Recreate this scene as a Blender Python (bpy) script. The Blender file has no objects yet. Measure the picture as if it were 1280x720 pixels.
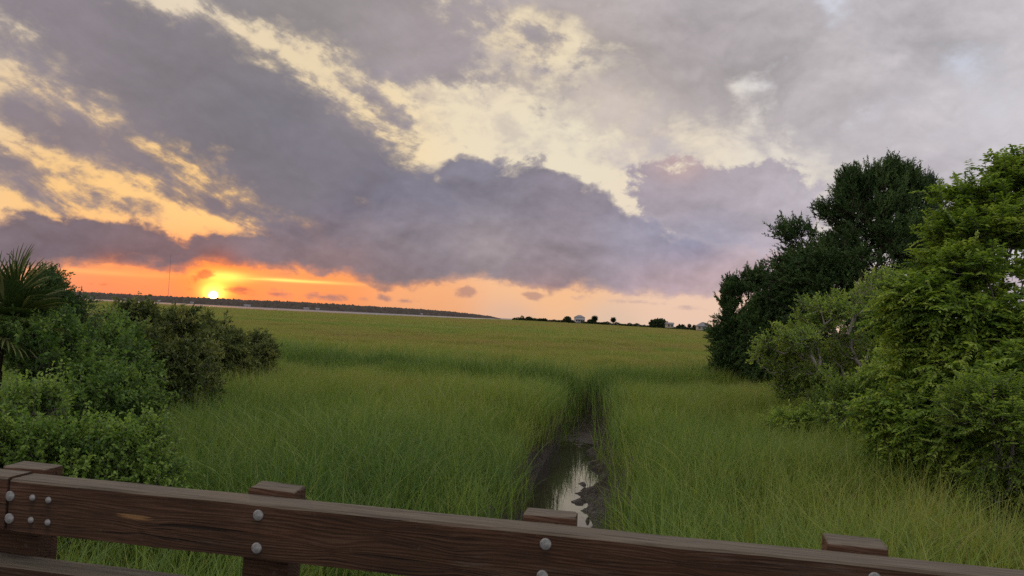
import bpy, math, random
import numpy as np
from mathutils import Vector, Matrix

R = math.radians
rng = np.random.default_rng(7)
random.seed(7)
scene = bpy.context.scene
COL = scene.collection

# ------------------------------------------------------------------ camera
EYE = 3.6                      # metres above the creek water
FPX = 931.0                    # focal length in pixels of the 1280 x 720 photograph
PITCH, ROLL = R(2.33), R(2.84)
cam_d = bpy.data.cameras.new('camera')
cam = bpy.data.objects.new('camera', cam_d)
COL.objects.link(cam)
cam_d.sensor_width = 36.0
cam_d.lens = 36.0 * FPX / 1280.0
cam_d.clip_start = 0.05
cam_d.clip_end = 20000.0
Fv = np.array([0, math.cos(PITCH), math.sin(PITCH)])
R0 = np.array([1.0, 0, 0])
U0 = np.array([0, -math.sin(PITCH), math.cos(PITCH)])
Rv = R0 * math.cos(ROLL) + U0 * math.sin(ROLL)
Uv = -R0 * math.sin(ROLL) + U0 * math.cos(ROLL)
E = np.array([0, 0, EYE])
cam.matrix_world = Matrix(((Rv[0], Uv[0], -Fv[0], 0), (Rv[1], Uv[1], -Fv[1], 0), (Rv[2], Uv[2], -Fv[2], EYE), (0, 0, 0, 1)))
scene.camera = cam


def ray(px, py):
    return Fv + Rv * ((px - 640) / FPX) - Uv * ((py - 360) / FPX)


def at(px, py, Y):
    """the point seen at pixel (px, py), Y metres ahead"""
    d = ray(px, py)
    return E + d * (Y / d[1])


def on_z(px, py, z):
    d = ray(px, py)
    return E + d * ((z - EYE) / d[2])


def sky_xy(px, py):
    d = ray(px, py)
    d = d / np.linalg.norm(d)
    return 640 + FPX * math.atan2(d[0], d[1]), 400 - FPX * math.asin(d[2])


def lin(c):
    out = []
    for v in c:
        v /= 255.0
        out.append(v / 12.92 if v <= 0.04045 else ((v + 0.055) / 1.055) ** 2.4)
    return tuple(out)


# ------------------------------------------------------------------ node expressions
class X:
    """a float or vector socket with arithmetic"""
    def __init__(self, t, s):
        self.t, self.s = t, s

    def _m(self, op, *a, clamp=False):
        n = self.t.nodes.new('ShaderNodeMath')
        n.operation = op
        n.use_clamp = clamp
        for i, v in enumerate((self,) + a):
            if isinstance(v, X):
                self.t.links.new(v.s, n.inputs[i])
            else:
                n.inputs[i].default_value = v
        return X(self.t, n.outputs[0])

    def __add__(self, o): return self._m('ADD', o)
    def __radd__(self, o): return self._m('ADD', o)
    def __sub__(self, o): return self._m('SUBTRACT', o)
    def __mul__(self, o): return self._m('MULTIPLY', o)
    def __rmul__(self, o): return self._m('MULTIPLY', o)
    def __truediv__(self, o): return self._m('DIVIDE', o)
    def pow(self, o): return self._m('POWER', o)
    def max(self, o): return self._m('MAXIMUM', o)
    def min(self, o): return self._m('MINIMUM', o)
    def smax(self, o, k): return self._m('SMOOTH_MAX', o, k)
    def abs(self): return self._m('ABSOLUTE')

    def step(self, lo, hi):
        n = self.t.nodes.new('ShaderNodeMapRange')
        n.interpolation_type = 'SMOOTHSTEP'
        self.t.links.new(self.s, n.inputs[0])
        n.inputs[1].default_value, n.inputs[2].default_value = lo, hi
        return X(self.t, n.outputs[0])

    def ramp(self, stops):
        n = self.t.nodes.new('ShaderNodeValToRGB')
        self.t.links.new(self.s, n.inputs[0])
        e = n.color_ramp.elements
        while len(e) < len(stops):
            e.new(0.5)
        for el, (p, c) in zip(e, stops):
            el.position = p
            el.color = (*c, 1)
        return X(self.t, n.outputs[0])


def vmath(t, op, a, b=None, scale=None):
    n = t.nodes.new('ShaderNodeVectorMath')
    n.operation = op
    for i, v in enumerate((a, b)):
        if v is None:
            continue
        if isinstance(v, X):
            t.links.new(v.s, n.inputs[i])
        else:
            n.inputs[i].default_value = v
    if scale is not None:
        if isinstance(scale, X):
            t.links.new(scale.s, n.inputs['Scale'])
        else:
            n.inputs['Scale'].default_value = scale
    return X(t, n.outputs[1 if op in ('DOT_PRODUCT', 'LENGTH', 'DISTANCE') else 0])


def sep(t, v):
    n = t.nodes.new('ShaderNodeSeparateXYZ')
    t.links.new(v.s, n.inputs[0])
    return [X(t, o) for o in n.outputs]


def comb(t, x, y, z):
    n = t.nodes.new('ShaderNodeCombineXYZ')
    for i, v in enumerate((x, y, z)):
        if isinstance(v, X):
            t.links.new(v.s, n.inputs[i])
        else:
            n.inputs[i].default_value = v
    return X(t, n.outputs[0])


def mixc(t, f, a, b):
    n = t.nodes.new('ShaderNodeMix')
    n.data_type = 'RGBA'
    for s, v in ((n.inputs[0], f), (n.inputs[6], a), (n.inputs[7], b)):
        if isinstance(v, X):
            t.links.new(v.s, s)
        elif s == n.inputs[0]:
            s.default_value = v
        else:
            s.default_value = (*v, 1)
    return X(t, n.outputs[2])


def noise(t, vec, scale, detail=5, rough=0.55, dist=0.0, dims='3D', color=False):
    n = t.nodes.new('ShaderNodeTexNoise')
    n.noise_dimensions = dims
    t.links.new(vec.s, n.inputs['Vector'])
    n.inputs['Scale'].default_value = scale
    n.inputs['Detail'].default_value = detail
    n.inputs['Roughness'].default_value = rough
    n.inputs['Distortion'].default_value = dist
    return X(t, n.outputs[1 if color else 0])


# ------------------------------------------------------------------ sky and sun
SUN_PX = (266.5, 369.5)
sd = ray(*SUN_PX)
sd = sd / np.linalg.norm(sd)
SUN_EL, SUN_AZ = math.asin(sd[2]), math.atan2(sd[0], sd[1])

world = bpy.data.worlds.new('World')
scene.world = world
world.use_nodes = True
world.cycles.sampling_method = 'MANUAL'
world.cycles.sample_map_resolution = 512
T = world.node_tree
T.nodes.clear()
tc = T.nodes.new('ShaderNodeTexCoord')
D = X(T, tc.outputs['Generated'])
dx, dy, dz = sep(T, D)
SX = dx._m('ARCTAN2', dy) * FPX + 640.0          # azimuth, in photo pixels about the centre
SY = dz._m('ARCSINE') * -FPX + 400.0             # elevation likewise; horizon at 400
P = comb(T, SX, SY, 0.0)

nsky = T.nodes.new('ShaderNodeTexSky')
nsky.sky_type = 'NISHITA'
nsky.sun_disc = False
nsky.sun_elevation = max(SUN_EL, R(0.5))
nsky.sun_rotation = SUN_AZ
nsky.dust_density = 2.0


def splats(pts, sig):
    """normalised blend of colours given at photo pixels: [(px, py, (r, g, b), sigma scale)]"""
    acc = None
    wsum = None
    for px, py, c, k in pts:
        cx, cy = sky_xy(px, py)
        dv = vmath(T, 'SUBTRACT', P, (cx, cy, 0))
        q = vmath(T, 'MULTIPLY', dv, (1 / (sig * k), 1.6 / (sig * k), 0))
        d2 = vmath(T, 'DOT_PRODUCT', q, q)
        w = (d2 * 0.5 + 1.0).pow(-3.0)
        col = vmath(T, 'SCALE', lin(c), None, w)
        acc = col if acc is None else vmath(T, 'ADD', acc, col)
        wsum = w if wsum is None else wsum + w
    inv = wsum.pow(-1.0)
    return vmath(T, 'SCALE', acc, None, inv)


def ell(px, py, a, b, ang):
    """signed pixel distance-like field of an ellipse tilted by ang degrees (down to the right)"""
    cx, cy = sky_xy(px, py)
    th = R(ang) - ROLL
    c, s = math.cos(th), math.sin(th)
    dv = vmath(T, 'SUBTRACT', P, (cx, cy, 0))
    qx = vmath(T, 'DOT_PRODUCT', dv, (c / a, s / a, 0))
    qy = vmath(T, 'DOT_PRODUCT', dv, (-s / b, c / b, 0))
    r = (qx * qx + qy * qy).pow(0.5)
    return (r * -1.0 + 1.0) * min(a, b)


def curve(pts):
    cv = T.nodes.new('ShaderNodeFloatCurve')
    t = (SX + 300.0) / 1900.0
    T.links.new(t.s, cv.inputs['Value'])
    q = [((x + 300.0) / 1900.0, y / 700.0) for x, y in (sky_xy(*p) for p in pts)]
    c = cv.mapping.curves[0]
    cv.mapping.use_clip = False
    while len(c.points) < len(q):
        c.points.new(0.5, 0.5)
    for p, (x, y) in zip(c.points, sorted(q)):
        p.location = (x, y)
    cv.mapping.update()
    return X(T, cv.outputs[0]) * 700.0


def union(fs, k=12.0):
    a = fs[0]
    for f in fs[1:]:
        a = a.smax(f, k)
    return a


# noises, all of the direction itself so that they close all the way round
Dn = vmath(T, 'MULTIPLY', D, (1, 1, 1.5))
def puff(sc, off=(0, 0, 0), det=9, rough=0.6, dist=0.3, gain=2.1):
    v = vmath(T, 'ADD', Dn, off) if off != (0, 0, 0) else Dn
    return (noise(T, v, sc, det, rough, dist) - 0.5) * gain + 0.5
n_bill = puff(9.0)                                            # billows of about 100 px
n_lift = puff(9.0, (-0.006, 0.0, 0.020))                       # the same a little higher: relief of the heaps
n_fine = puff(34.0, (2.0, 7.0, 1.0), 6, 0.6, 0.2)
n_b2 = puff(21.0, (4.0, 1.0, 9.0), 7, 0.58, 0.4)
n_b2l = puff(21.0, (3.997, 1.0, 9.011), 7, 0.58, 0.4)
relief = (n_bill - n_lift) * 1.0 + (n_b2 - n_b2l) * 0.5
n_big = noise(T, Dn, 3.6, 7, 0.55, 0.5)
n_soft = puff(6.5, (5.3, 1.7, 2.2), 7, 0.55, 0.6)
# wind-drawn texture, long towards the lower right
th = R(24)
Pr = comb(T, vmath(T, 'DOT_PRODUCT', P, (math.cos(th) / 130, math.sin(th) / 130, 0)),
          vmath(T, 'DOT_PRODUCT', P, (-math.sin(th) / 52, math.cos(th) / 52, 0)), 3.0)
n_str = (noise(T, Pr, 1.0, 10, 0.64, 0.4) - 0.5) * 1.8 + 0.5
Ph = comb(T, SX / 260.0, SY / 26.0, 0.7)
n_hor = (noise(T, Ph, 1.0, 7, 0.58, 0.3) - 0.5) * 1.5 + 0.5

# clear sky behind everything
clear = splats([
    (268, 352, (246, 132, 64), 0.5), (150, 352, (238, 134, 88), 0.9), (400, 358, (242, 148, 92), 0.8), (270, 335, (236, 110, 66), 0.4),
    (520, 380, (240, 174, 126), 0.6), (700, 368, (246, 192, 146), 0.7), (860, 386, (240, 204, 180), 0.7), (640, 394, (224, 186, 162), 0.3),
    (760, 396, (222, 196, 176), 0.35), (1000, 400, (236, 200, 180), 0.8),
    (60, 235, (244, 196, 122), 0.9), (200, 220, (246, 202, 132), 0.9), (300, 245, (248, 204, 132), 0.7),
    (50, 110, (228, 196, 148), 1.0), (20, 20, (220, 206, 182), 0.9), (400, 100, (232, 212, 176), 1.0),
    (470, 165, (246, 220, 170), 0.8), (600, 150, (236, 222, 194), 1.0), (720, 170, (234, 224, 200), 1.0),
    (820, 200, (236, 220, 196), 0.8), (640, 60, (238, 218, 182), 0.8), (900, 300, (158, 164, 188), 0.5),
    (1010, 240, (236, 226, 206), 0.7), (1180, 180, (206, 200, 206), 1.0), (1270, 20, (206, 214, 232), 1.2),
    (1290, 250, (216, 212, 216), 1.0), (640, -700, (250, 252, 255), 3.2), (2100, 0, (240, 240, 248), 3.2),
    (-900, 0, (236, 232, 228), 3.0)], 95)  # last three, out of view, set bright to lift the light on the marsh
nis = T.nodes.new('ShaderNodeVectorMath')
nis.operation = 'SCALE'
T.links.new(nsky.outputs[0], nis.inputs[0])
nis.inputs['Scale'].default_value = 0.025
clear = vmath(T, 'ADD', vmath(T, 'SCALE', clear, None, 0.94), X(T, nis.outputs[0]))

# high thin mottled layer, lit cream at its edges
hi = union([ell(900, 45, 300, 110, 8), ell(1010, 118, 250, 72, 4), ell(1150, 60, 170, 110, 0), ell(700, 10, 190, 70, 18),
            ell(590, 60, 130, 42, 30), ell(660, 95, 90, 40, 25), ell(740, 125, 60, 18, 20), ell(1180, 230, 190, 70, 4),
            ell(1000, 310, 90, 70, 0)], 40.0)
hi_d = hi + (n_soft - 0.5) * 90.0 + (n_bill - 0.5) * 90.0 + (n_b2 - 0.5) * 50.0 + (n_fine - 0.5) * 34.0
hi_a = hi_d.step(-30, 55)
hi_col = splats([(560, 40, (164, 154, 158), 1), (700, 60, (180, 168, 166), 0.8), (850, 60, (160, 152, 155), 1), (1000, 120, (168, 160, 161), 1),
                 (760, 130, (206, 192, 182), 0.6), (1150, 60, (190, 184, 186), 1), (1100, 200, (184, 178, 184), 1),
                 (1260, 120, (200, 196, 200), 1), (1000, 300, (190, 180, 190), 1), (1900, 0, (188, 184, 188), 3), (640, -500, (184, 182, 186), 3)], 110)
hi_col = vmath(T, 'SCALE', hi_col, None, (n_bill - 0.5) * 0.14 + (n_soft - 0.5) * 0.42 + relief * 0.28 + 1.0)

# wind-drawn middle layer: the large dark diagonal mass and the strands on the left
mid = union([ell(215, 105, 330, 78, 27), ell(345, 165, 200, 84, 30), ell(425, 200, 150, 66, 25), ell(375, 240, 66, 46, 20), ell(110, 55, 170, 52, 20), ell(400, 0, 270, 66, 14), ell(520, 70, 110, 28, 24),
             ell(110, 176, 160, 30, 15), ell(205, 162, 120, 20, 27), ell(-40, 190, 130, 30, 12),
             ell(255, 257, 100, 19, 17), ell(145, 243, 80, 10, 14), ell(28, 237, 44, 10, 10), ell(195, 212, 62, 17, 22), ell(90, 212, 40, 9, 16), ell(300, 232, 40, 14, 30), ell(235, 185, 40, 9, 30),
             ell(472, 136, 46, 15, 30), ell(672, 42, 62, 24, 25), ell(345, 225, 60, 40, 30)], 8.0)
mid_d = mid + (n_str - 0.5) * 66.0 + (n_bill - 0.5) * 26.0 + (n_fine - 0.5) * 26.0
mid_a = mid_d.step(-7, 13)
mid_core = mid_d.step(-4, 28)
mid_col = splats([(60, 50, (140, 132, 140), 1), (250, 130, (116, 114, 122), 1), (330, 170, (110, 109, 123), 1), (430, 210, (114, 112, 126), 1.2), (400, 10, (144, 138, 140), 1),
                  (540, 60, (162, 152, 156), 0.8), (110, 180, (134, 122, 130), 0.8), (255, 258, (124, 112, 122), 0.6), (200, 60, (126, 120, 128), 0.8),
                  (470, 135, (150, 140, 148), 0.6), (670, 45, (158, 150, 154), 0.6)], 100)
mid_col = vmath(T, 'SCALE', mid_col, None, (n_str - 0.5) * 0.26 + (n_soft - 0.5) * 0.16 + relief * 0.20 + 1.03)
mid_lit = splats([(60, 110, (232, 170, 130), 1), (250, 220, (250, 190, 120), 1), (420, 120, (226, 200, 168), 1), (640, 60, (226, 208, 184), 1), (150, 260, (240, 180, 110), 1)], 100)


# low heaped band along the horizon
top = curve([(-300, 250), (-100, 262), (0, 268), (22, 258), (42, 254), (84, 264), (124, 269), (175, 272), (201, 284), (228, 288), (255, 282), (300, 274),
             (345, 262), (380, 240), (420, 205), (455, 182), (504, 171), (531, 188), (581, 185), (608, 198), (648, 208), (675, 203), (722, 217), (756, 230),
             (778, 250), (806, 266), (840, 279), (880, 292), (920, 308), (980, 322), (1060, 330), (1200, 335), (1500, 340)])
bot = curve([(-300, 345), (0, 345), (54, 341), (84, 335), (134, 334), (188, 336), (228, 343), (240, 338), (296, 335), (370, 345), (420, 348), (453, 351), (487, 363),
             (521, 364), (554, 357), (635, 359), (682, 367), (739, 365), (796, 369), (850, 373), (896, 374), (960, 372), (1100, 372), (1500, 372)])
low_t = SY - top
low_b = bot - SY
low_d = ((low_t + (n_bill - 0.5) * 44.0 + (n_fine - 0.5) * 22.0)).min(low_b + (n_bill - 0.5) * 15.0 + (n_fine - 0.5) * 15.0 + (n_hor - 0.5) * 9.0)
rcl = union([ell(915, 262, 132, 56, 8), ell(850, 235, 70, 30, 10), ell(965, 240, 70, 40, 10), ell(880, 300, 70, 40, 20), ell(960, 330, 110, 40, 0)], 12.0)
rcl_d = rcl + (n_bill - 0.5) * 52.0 + (n_fine - 0.5) * 24.0
behind = (mid + (n_str - 0.5) * 20.0).step(-25, 45)
low_a = ((low_d + 2.5) / (behind * 85.0 + 8.5)).step(0.0, 1.0)
low_core = low_d.step(-2, 16)
low_col = splats([(60, 300, (112, 100, 110), 1), (200, 310, (120, 100, 106), 0.7), (140, 326, (164, 106, 98), 0.22), (275, 326, (156, 96, 86), 0.26), (350, 300, (128, 114, 122), 0.8),
                  (450, 220, (116, 112, 126), 1), (420, 330, (138, 118, 122), 0.5), (520, 300, (136, 127, 136), 0.8), (600, 240, (124, 121, 136), 1), (610, 300, (156, 145, 149), 0.6),
                  (500, 350, (124, 112, 118), 0.5), (700, 260, (136, 128, 140), 0.9), (700, 330, (146, 134, 142), 0.8), (800, 310, (148, 145, 162), 0.8), (870, 305, (142, 146, 172), 0.6),
                  (690, 362, (160, 128, 130), 0.4), (830, 350, (178, 154, 160), 0.7), (900, 345, (190, 164, 166), 0.7), (960, 350, (188, 168, 174), 0.8),
                  (1900, 300, (178, 166, 172), 3), (-700, 300, (140, 128, 136), 3)], 75)
low_col = vmath(T, 'SCALE', low_col, None, (n_bill - 0.5) * 0.14 + (n_soft - 0.5) * 0.20 + relief * 0.42 + 1.05)
low_lit = splats([(60, 262, (150, 130, 130), 1), (280, 335, (250, 120, 60), 0.7), (100, 336, (240, 130, 80), 0.8), (460, 354, (232, 140, 92), 0.6), (700, 365, (214, 150, 126), 0.7),
                  (540, 185, (176, 162, 164), 1), (700, 215, (190, 176, 172), 1), (830, 275, (214, 200, 192), 1), (900, 372, (216, 176, 164), 0.8)], 90)

rcl_a = rcl_d.step(-3, 9)
rcl_col = splats([(850, 225, (160, 150, 162), 1), (930, 250, (168, 159, 168), 1), (900, 300, (160, 158, 178), 0.7), (1000, 250, (190, 182, 190), 1), (960, 330, (192, 178, 188), 1), (850, 208, (214, 178, 168), 0.4)], 70)
rcl_col = vmath(T, 'SCALE', rcl_col, None, (n_bill - 0.5) * 0.12 + (n_soft - 0.5) * 0.14 + relief * 0.34 + 1.0)

# scraps in the bright strip
scr = union([ell(404, 371, 30, 4, 3), ell(345, 368, 16, 3, 3), ell(480, 374, 11, 3.4, 3), ell(505, 376, 10, 2.6, 3), ell(455, 374, 8, 2.6, 3), ell(582, 364, 12, 8, 3),
             ell(668, 371, 12, 7, 3), ell(800, 378, 75, 2.6, 4), ell(300, 362, 36, 4, 2), ell(128, 356, 20, 2.5, 3), ell(255, 345, 20, 8, -20), ell(860, 384, 30, 5, 8)], 3.0)
scr_a = (scr + (n_hor - 0.5) * 11.0 + (n_fine - 0.5) * 9.0).step(-1.0, 4.0) * 0.72
scr_col = splats([(260, 350, (214, 96, 62), 1), (400, 371, (150, 122, 124), 1), (600, 366, (176, 134, 124), 1), (820, 380, (196, 168, 162), 1)], 80)

# cloud of the rest of the sky, out of view, brightened to light the foreground
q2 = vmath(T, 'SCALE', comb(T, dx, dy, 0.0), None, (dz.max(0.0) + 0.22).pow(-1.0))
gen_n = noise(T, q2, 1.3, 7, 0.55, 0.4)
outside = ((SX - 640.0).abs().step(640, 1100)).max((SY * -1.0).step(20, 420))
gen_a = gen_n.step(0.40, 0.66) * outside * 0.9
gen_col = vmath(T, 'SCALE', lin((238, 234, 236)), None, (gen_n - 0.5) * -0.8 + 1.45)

# glow about the sun and the long bright streaks above it
sx, sy = sky_xy(*SUN_PX)
dv = vmath(T, 'SUBTRACT', P, (sx, sy, 0))
def gauss(ax, ay, off=(0, 0)):
    d_ = vmath(T, 'SUBTRACT', dv, (off[0], off[1], 0)) if off != (0, 0) else dv
    q = vmath(T, 'MULTIPLY', d_, (1 / ax, 1 / ay, 0))
    return vmath(T, 'DOT_PRODUCT', q, q)._m('MULTIPLY', -1.0)._m('EXPONENT')
glow = vmath(T, 'SCALE', (0.85, 0.42, 0.02), None, gauss(20, 17, (4, -9)))
glow = vmath(T, 'ADD', glow, vmath(T, 'SCALE', (2.2, 1.3, 0.22), None, gauss(11, 9, (0, -3))))
glow = vmath(T, 'ADD', glow, vmath(T, 'SCALE', (0.8, 0.62, 0.10), None, gauss(26, 6, (14, -23))))
glow = vmath(T, 'ADD', glow, vmath(T, 'SCALE', (0.85, 0.6, 0.12), None, gauss(75, 2.0, (62, -23)) * n_hor.step(0.35, 0.6)))
glow = vmath(T, 'ADD', glow, vmath(T, 'SCALE', (0.25, 0.12, 0.02), None, gauss(70, 3.0, (-110, -19)) * n_hor.step(0.3, 0.6)))
glow = vmath(T, 'ADD', glow, vmath(T, 'SCALE', (0.25, 0.03, 0.0), None, gauss(110, 36)))
disc = vmath(T, 'LENGTH', dv).step(6.4, 3.0)
r_disc = vmath(T, 'SCALE', (9.0, 6.0, 2.2), None, disc)

# small broken puffs drifting under the bright gap
mot = union([ell(600, 120, 270, 95, 12), ell(760, 170, 190, 70, 10), ell(420, 90, 130, 50, 25), ell(880, 190, 140, 36, 5)], 30.0)
mot_a = (mot * 0.012 + (n_b2 - 0.55) * 2.2 + (n_fine - 0.5) * 1.0 + (n_bill - 0.5) * 0.8).step(0.1, 1.5) * mot.step(-20, 30) * 0.62
clear = mixc(T, mot_a, clear, splats([(450, 90, (186, 170, 160), 1), (620, 90, (184, 172, 168), 1), (700, 160, (206, 194, 184), 1), (850, 190, (204, 192, 188), 1)], 100))
c = mixc(T, hi_a * 0.94, clear, hi_col)
c = vmath(T, 'ADD', c, vmath(T, 'SCALE', glow, None, 1.0))
c = mixc(T, scr_a, c, scr_col)
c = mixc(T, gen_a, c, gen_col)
mid_c = mixc(T, mid_core, mixc(T, 0.6, c, mid_col), mid_col)
c = mixc(T, mid_a * 0.96, c, mid_c)
c = mixc(T, rcl_a * 0.95, c, rcl_col)
low_c = mixc(T, low_core.max(behind), mixc(T, 0.55, c, mixc(T, 0.4, low_col, low_lit)), low_col)
c = mixc(T, low_a * 0.97, c, low_c)
c = vmath(T, 'ADD', c, r_disc)
c = mixc(T, dz.step(-0.004, -0.03), c, (0.05, 0.06, 0.03))
bg = T.nodes.new('ShaderNodeBackground')
T.links.new(c.s, bg.inputs['Color'])
bg.inputs['Strength'].default_value = 1.0
wo = T.nodes.new('ShaderNodeOutputWorld')
T.links.new(bg.outputs[0], wo.inputs[0])

sun_d = bpy.data.lights.new('sun', 'SUN')
sun_d.energy = 0.55
sun_d.angle = R(0.53)
sun_d.color = (1.0, 0.5, 0.2)
sun = bpy.data.objects.new('sun', sun_d)
COL.objects.link(sun)
sun.rotation_euler = Vector(-sd).to_track_quat('-Z', 'Y').to_euler()

vs = scene.view_settings
vs.view_transform = 'Standard'
vs.look = 'None'
vs.gamma = 1.0
vs.exposure = 0.0
vs.use_curve_mapping = False
scene.cycles.max_bounces = 6
scene.cycles.diffuse_bounces = 3
scene.cycles.transmission_bounces = 3
scene.cycles.glossy_bounces = 2
scene.cycles.transparent_max_bounces = 4
scene.cycles.use_denoising = False
scene.cycles.sample_clamp_indirect = 2.0

# ------------------------------------------------------------------ numpy noise
_perm = np.random.default_rng(3).random((256, 256))


def vnoise(x, y):
    xi, yi = np.floor(x).astype(int), np.floor(y).astype(int)
    fx, fy = x - xi, y - yi
    fx, fy = fx * fx * (3 - 2 * fx), fy * fy * (3 - 2 * fy)
    g = lambda a, b: _perm[a & 255, b & 255]
    return (g(xi, yi) * (1 - fx) + g(xi + 1, yi) * fx) * (1 - fy) + (g(xi, yi + 1) * (1 - fx) + g(xi + 1, yi + 1) * fx) * fy


def fbm(x, y, o=4, rough=0.5):
    s, a, n = 0, 1.0, 0
    for i in range(o):
        s = s + a * vnoise(x * 2 ** i + 17.3 * i, y * 2 ** i + 5.1 * i)
        n += a
        a *= rough
    return s / n


def sstep(v, a, b):
    t = np.clip((v - a) / (b - a), 0, 1)
    return t * t * (3 - 2 * t)


# ------------------------------------------------------------------ object helpers
def tag(o, label=None, cat=None, group=None, kind=None):
    for k, v in (('label', label), ('category', cat), ('group', group), ('kind', kind)):
        if v:
            o[k] = v
    return o


def link(name, mesh, mats=(), parent=None):
    o = bpy.data.objects.new(name, mesh)
    COL.objects.link(o)
    for m in mats if isinstance(mats, (list, tuple)) else (mats,):
        mesh.materials.append(m)
    if parent is not None:
        o.parent = parent
    return o


def empty(name, loc=(0, 0, 0), rz=0.0):
    o = bpy.data.objects.new(name, None)
    COL.objects.link(o)
    o.location = [float(v) for v in loc]
    o.rotation_euler = (0, 0, rz)
    o.empty_display_size = 0.2
    return o


def copy_tree(o, loc, rz=0.0, s=1.0, label=None):
    c = o.copy()
    COL.objects.link(c)
    c.location, c.rotation_euler, c.scale = [float(v) for v in loc], (0, 0, rz), (s, s, s)
    if label:
        c['label'] = label
    for ch in o.children:
        k = ch.copy()
        COL.objects.link(k)
        k.parent = c
        for g in ch.children:
            j = g.copy()
            COL.objects.link(j)
            j.parent = k
    return c


def np_mesh(name, verts, faces, attrs=None, smooth=False):
    """verts (N,3), faces (M,k) of one k; attrs {name: (N,) floats}"""
    me = bpy.data.meshes.new(name)
    verts = np.asarray(verts, dtype=np.float32)
    faces = np.asarray(faces, dtype=np.int32)
    m, k = faces.shape
    me.vertices.add(len(verts))
    me.vertices.foreach_set('co', verts.ravel())
    me.loops.add(m * k)
    me.loops.foreach_set('vertex_index', faces.ravel())
    me.polygons.add(m)
    me.polygons.foreach_set('loop_start', np.arange(0, m * k, k, dtype=np.int32))
    if smooth:
        me.polygons.foreach_set('use_smooth', np.ones(m, dtype=bool))
    for n, a in (attrs or {}).items():
        at_ = me.attributes.new(n, 'FLOAT', 'POINT')
        at_.data.foreach_set('value', np.asarray(a, dtype=np.float32))
    me.update(calc_edges=True)
    me.validate()
    return me


def grid_faces(nr, nc):
    i = np.arange(nr - 1)[:, None] * nc + np.arange(nc - 1)[None, :]
    i = i.ravel()
    return np.stack([i, i + 1, i + nc + 1, i + nc], 1)


def norm(v):
    return v / np.maximum(np.linalg.norm(v, axis=-1, keepdims=True), 1e-9)


def tubes(p0, p1, r0, r1, n=6):
    """tapered tubes, one per row"""
    p0, p1 = np.asarray(p0, float), np.asarray(p1, float)
    r0, r1 = np.asarray(r0, float), np.asarray(r1, float)
    d = norm(p1 - p0)
    ref = np.where(np.abs(d[:, 2:3]) < 0.9, np.array([[0, 0, 1.0]]), np.array([[1.0, 0, 0]]))
    a = norm(np.cross(d, ref))
    b = np.cross(d, a)
    an = np.arange(n) * 2 * math.pi / n
    ring = a[:, None, :] * np.cos(an)[None, :, None] + b[:, None, :] * np.sin(an)[None, :, None]
    v = np.concatenate([p0[:, None, :] + ring * r0[:, None, None], p1[:, None, :] + ring * r1[:, None, None]], 1)
    m = len(p0)
    base = (np.arange(m) * 2 * n)[:, None]
    j = np.arange(n)
    f = np.stack([base + j, base + (j + 1) % n, base + n + (j + 1) % n, base + n + j], -1).reshape(-1, 4)
    return v.reshape(-1, 3), f


# ------------------------------------------------------------------ materials
def mat(name):
    m = bpy.data.materials.new(name)
    m.use_nodes = True
    t = m.node_tree
    t.nodes.clear()
    out = t.nodes.new('ShaderNodeOutputMaterial')
    return m, t, out


def principled(t, out, col, rough=0.8, spec=0.3, bump=None, bump_d=0.01, bump_s=0.6, metal=0.0):
    b = t.nodes.new('ShaderNodeBsdfPrincipled')
    for k, v in (('Base Color', col), ('Roughness', rough)):
        if isinstance(v, X):
            t.links.new(v.s, b.inputs[k])
        else:
            b.inputs[k].default_value = (*v, 1) if k == 'Base Color' else v
    b.inputs['Specular IOR Level'].default_value = spec
    b.inputs['Metallic'].default_value = metal
    if bump is not None:
        bp = t.nodes.new('ShaderNodeBump')
        bp.inputs['Distance'].default_value = bump_d
        bp.inputs['Strength'].default_value = bump_s
        t.links.new(bump.s, bp.inputs['Height'])
        t.links.new(bp.outputs[0], b.inputs['Normal'])
    t.links.new(b.outputs[0], out.inputs[0])
    return b


def attr(t, name, kind='GEOMETRY'):
    n = t.nodes.new('ShaderNodeAttribute')
    n.attribute_type = kind
    n.attribute_name = name
    return X(t, n.outputs['Fac'])


def leaf_mat(name, dark, mid, light, trans=0.35, gloss=0.55):
    m, t, out = mat(name)
    v = attr(t, 'var')
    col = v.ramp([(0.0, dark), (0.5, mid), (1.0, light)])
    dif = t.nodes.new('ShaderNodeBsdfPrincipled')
    t.links.new(col.s, dif.inputs['Base Color'])
    dif.inputs['Roughness'].default_value = gloss
    dif.inputs['Specular IOR Level'].default_value = 0.18
    tr = t.nodes.new('ShaderNodeBsdfTranslucent')
    yl = vmath(t, 'MULTIPLY', col, (1.25, 1.3, 0.6))
    t.links.new(yl.s, tr.inputs[0])
    mx = t.nodes.new('ShaderNodeMixShader')
    mx.inputs[0].default_value = trans
    t.links.new(dif.outputs[0], mx.inputs[1])
    t.links.new(tr.outputs[0], mx.inputs[2])
    t.links.new(mx.outputs[0], out.inputs[0])
    return m


def bark_mat(name, a, b):
    m, t, out = mat(name)
    g = X(t, t.nodes.new('ShaderNodeNewGeometry').outputs['Position'])
    n = noise(t, vmath(t, 'MULTIPLY', g, (30, 30, 8)), 1.0, 5, 0.6)
    principled(t, out, n.ramp([(0.3, a), (0.7, b)]), 0.9, 0.2, n, 0.01)
    return m


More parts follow.
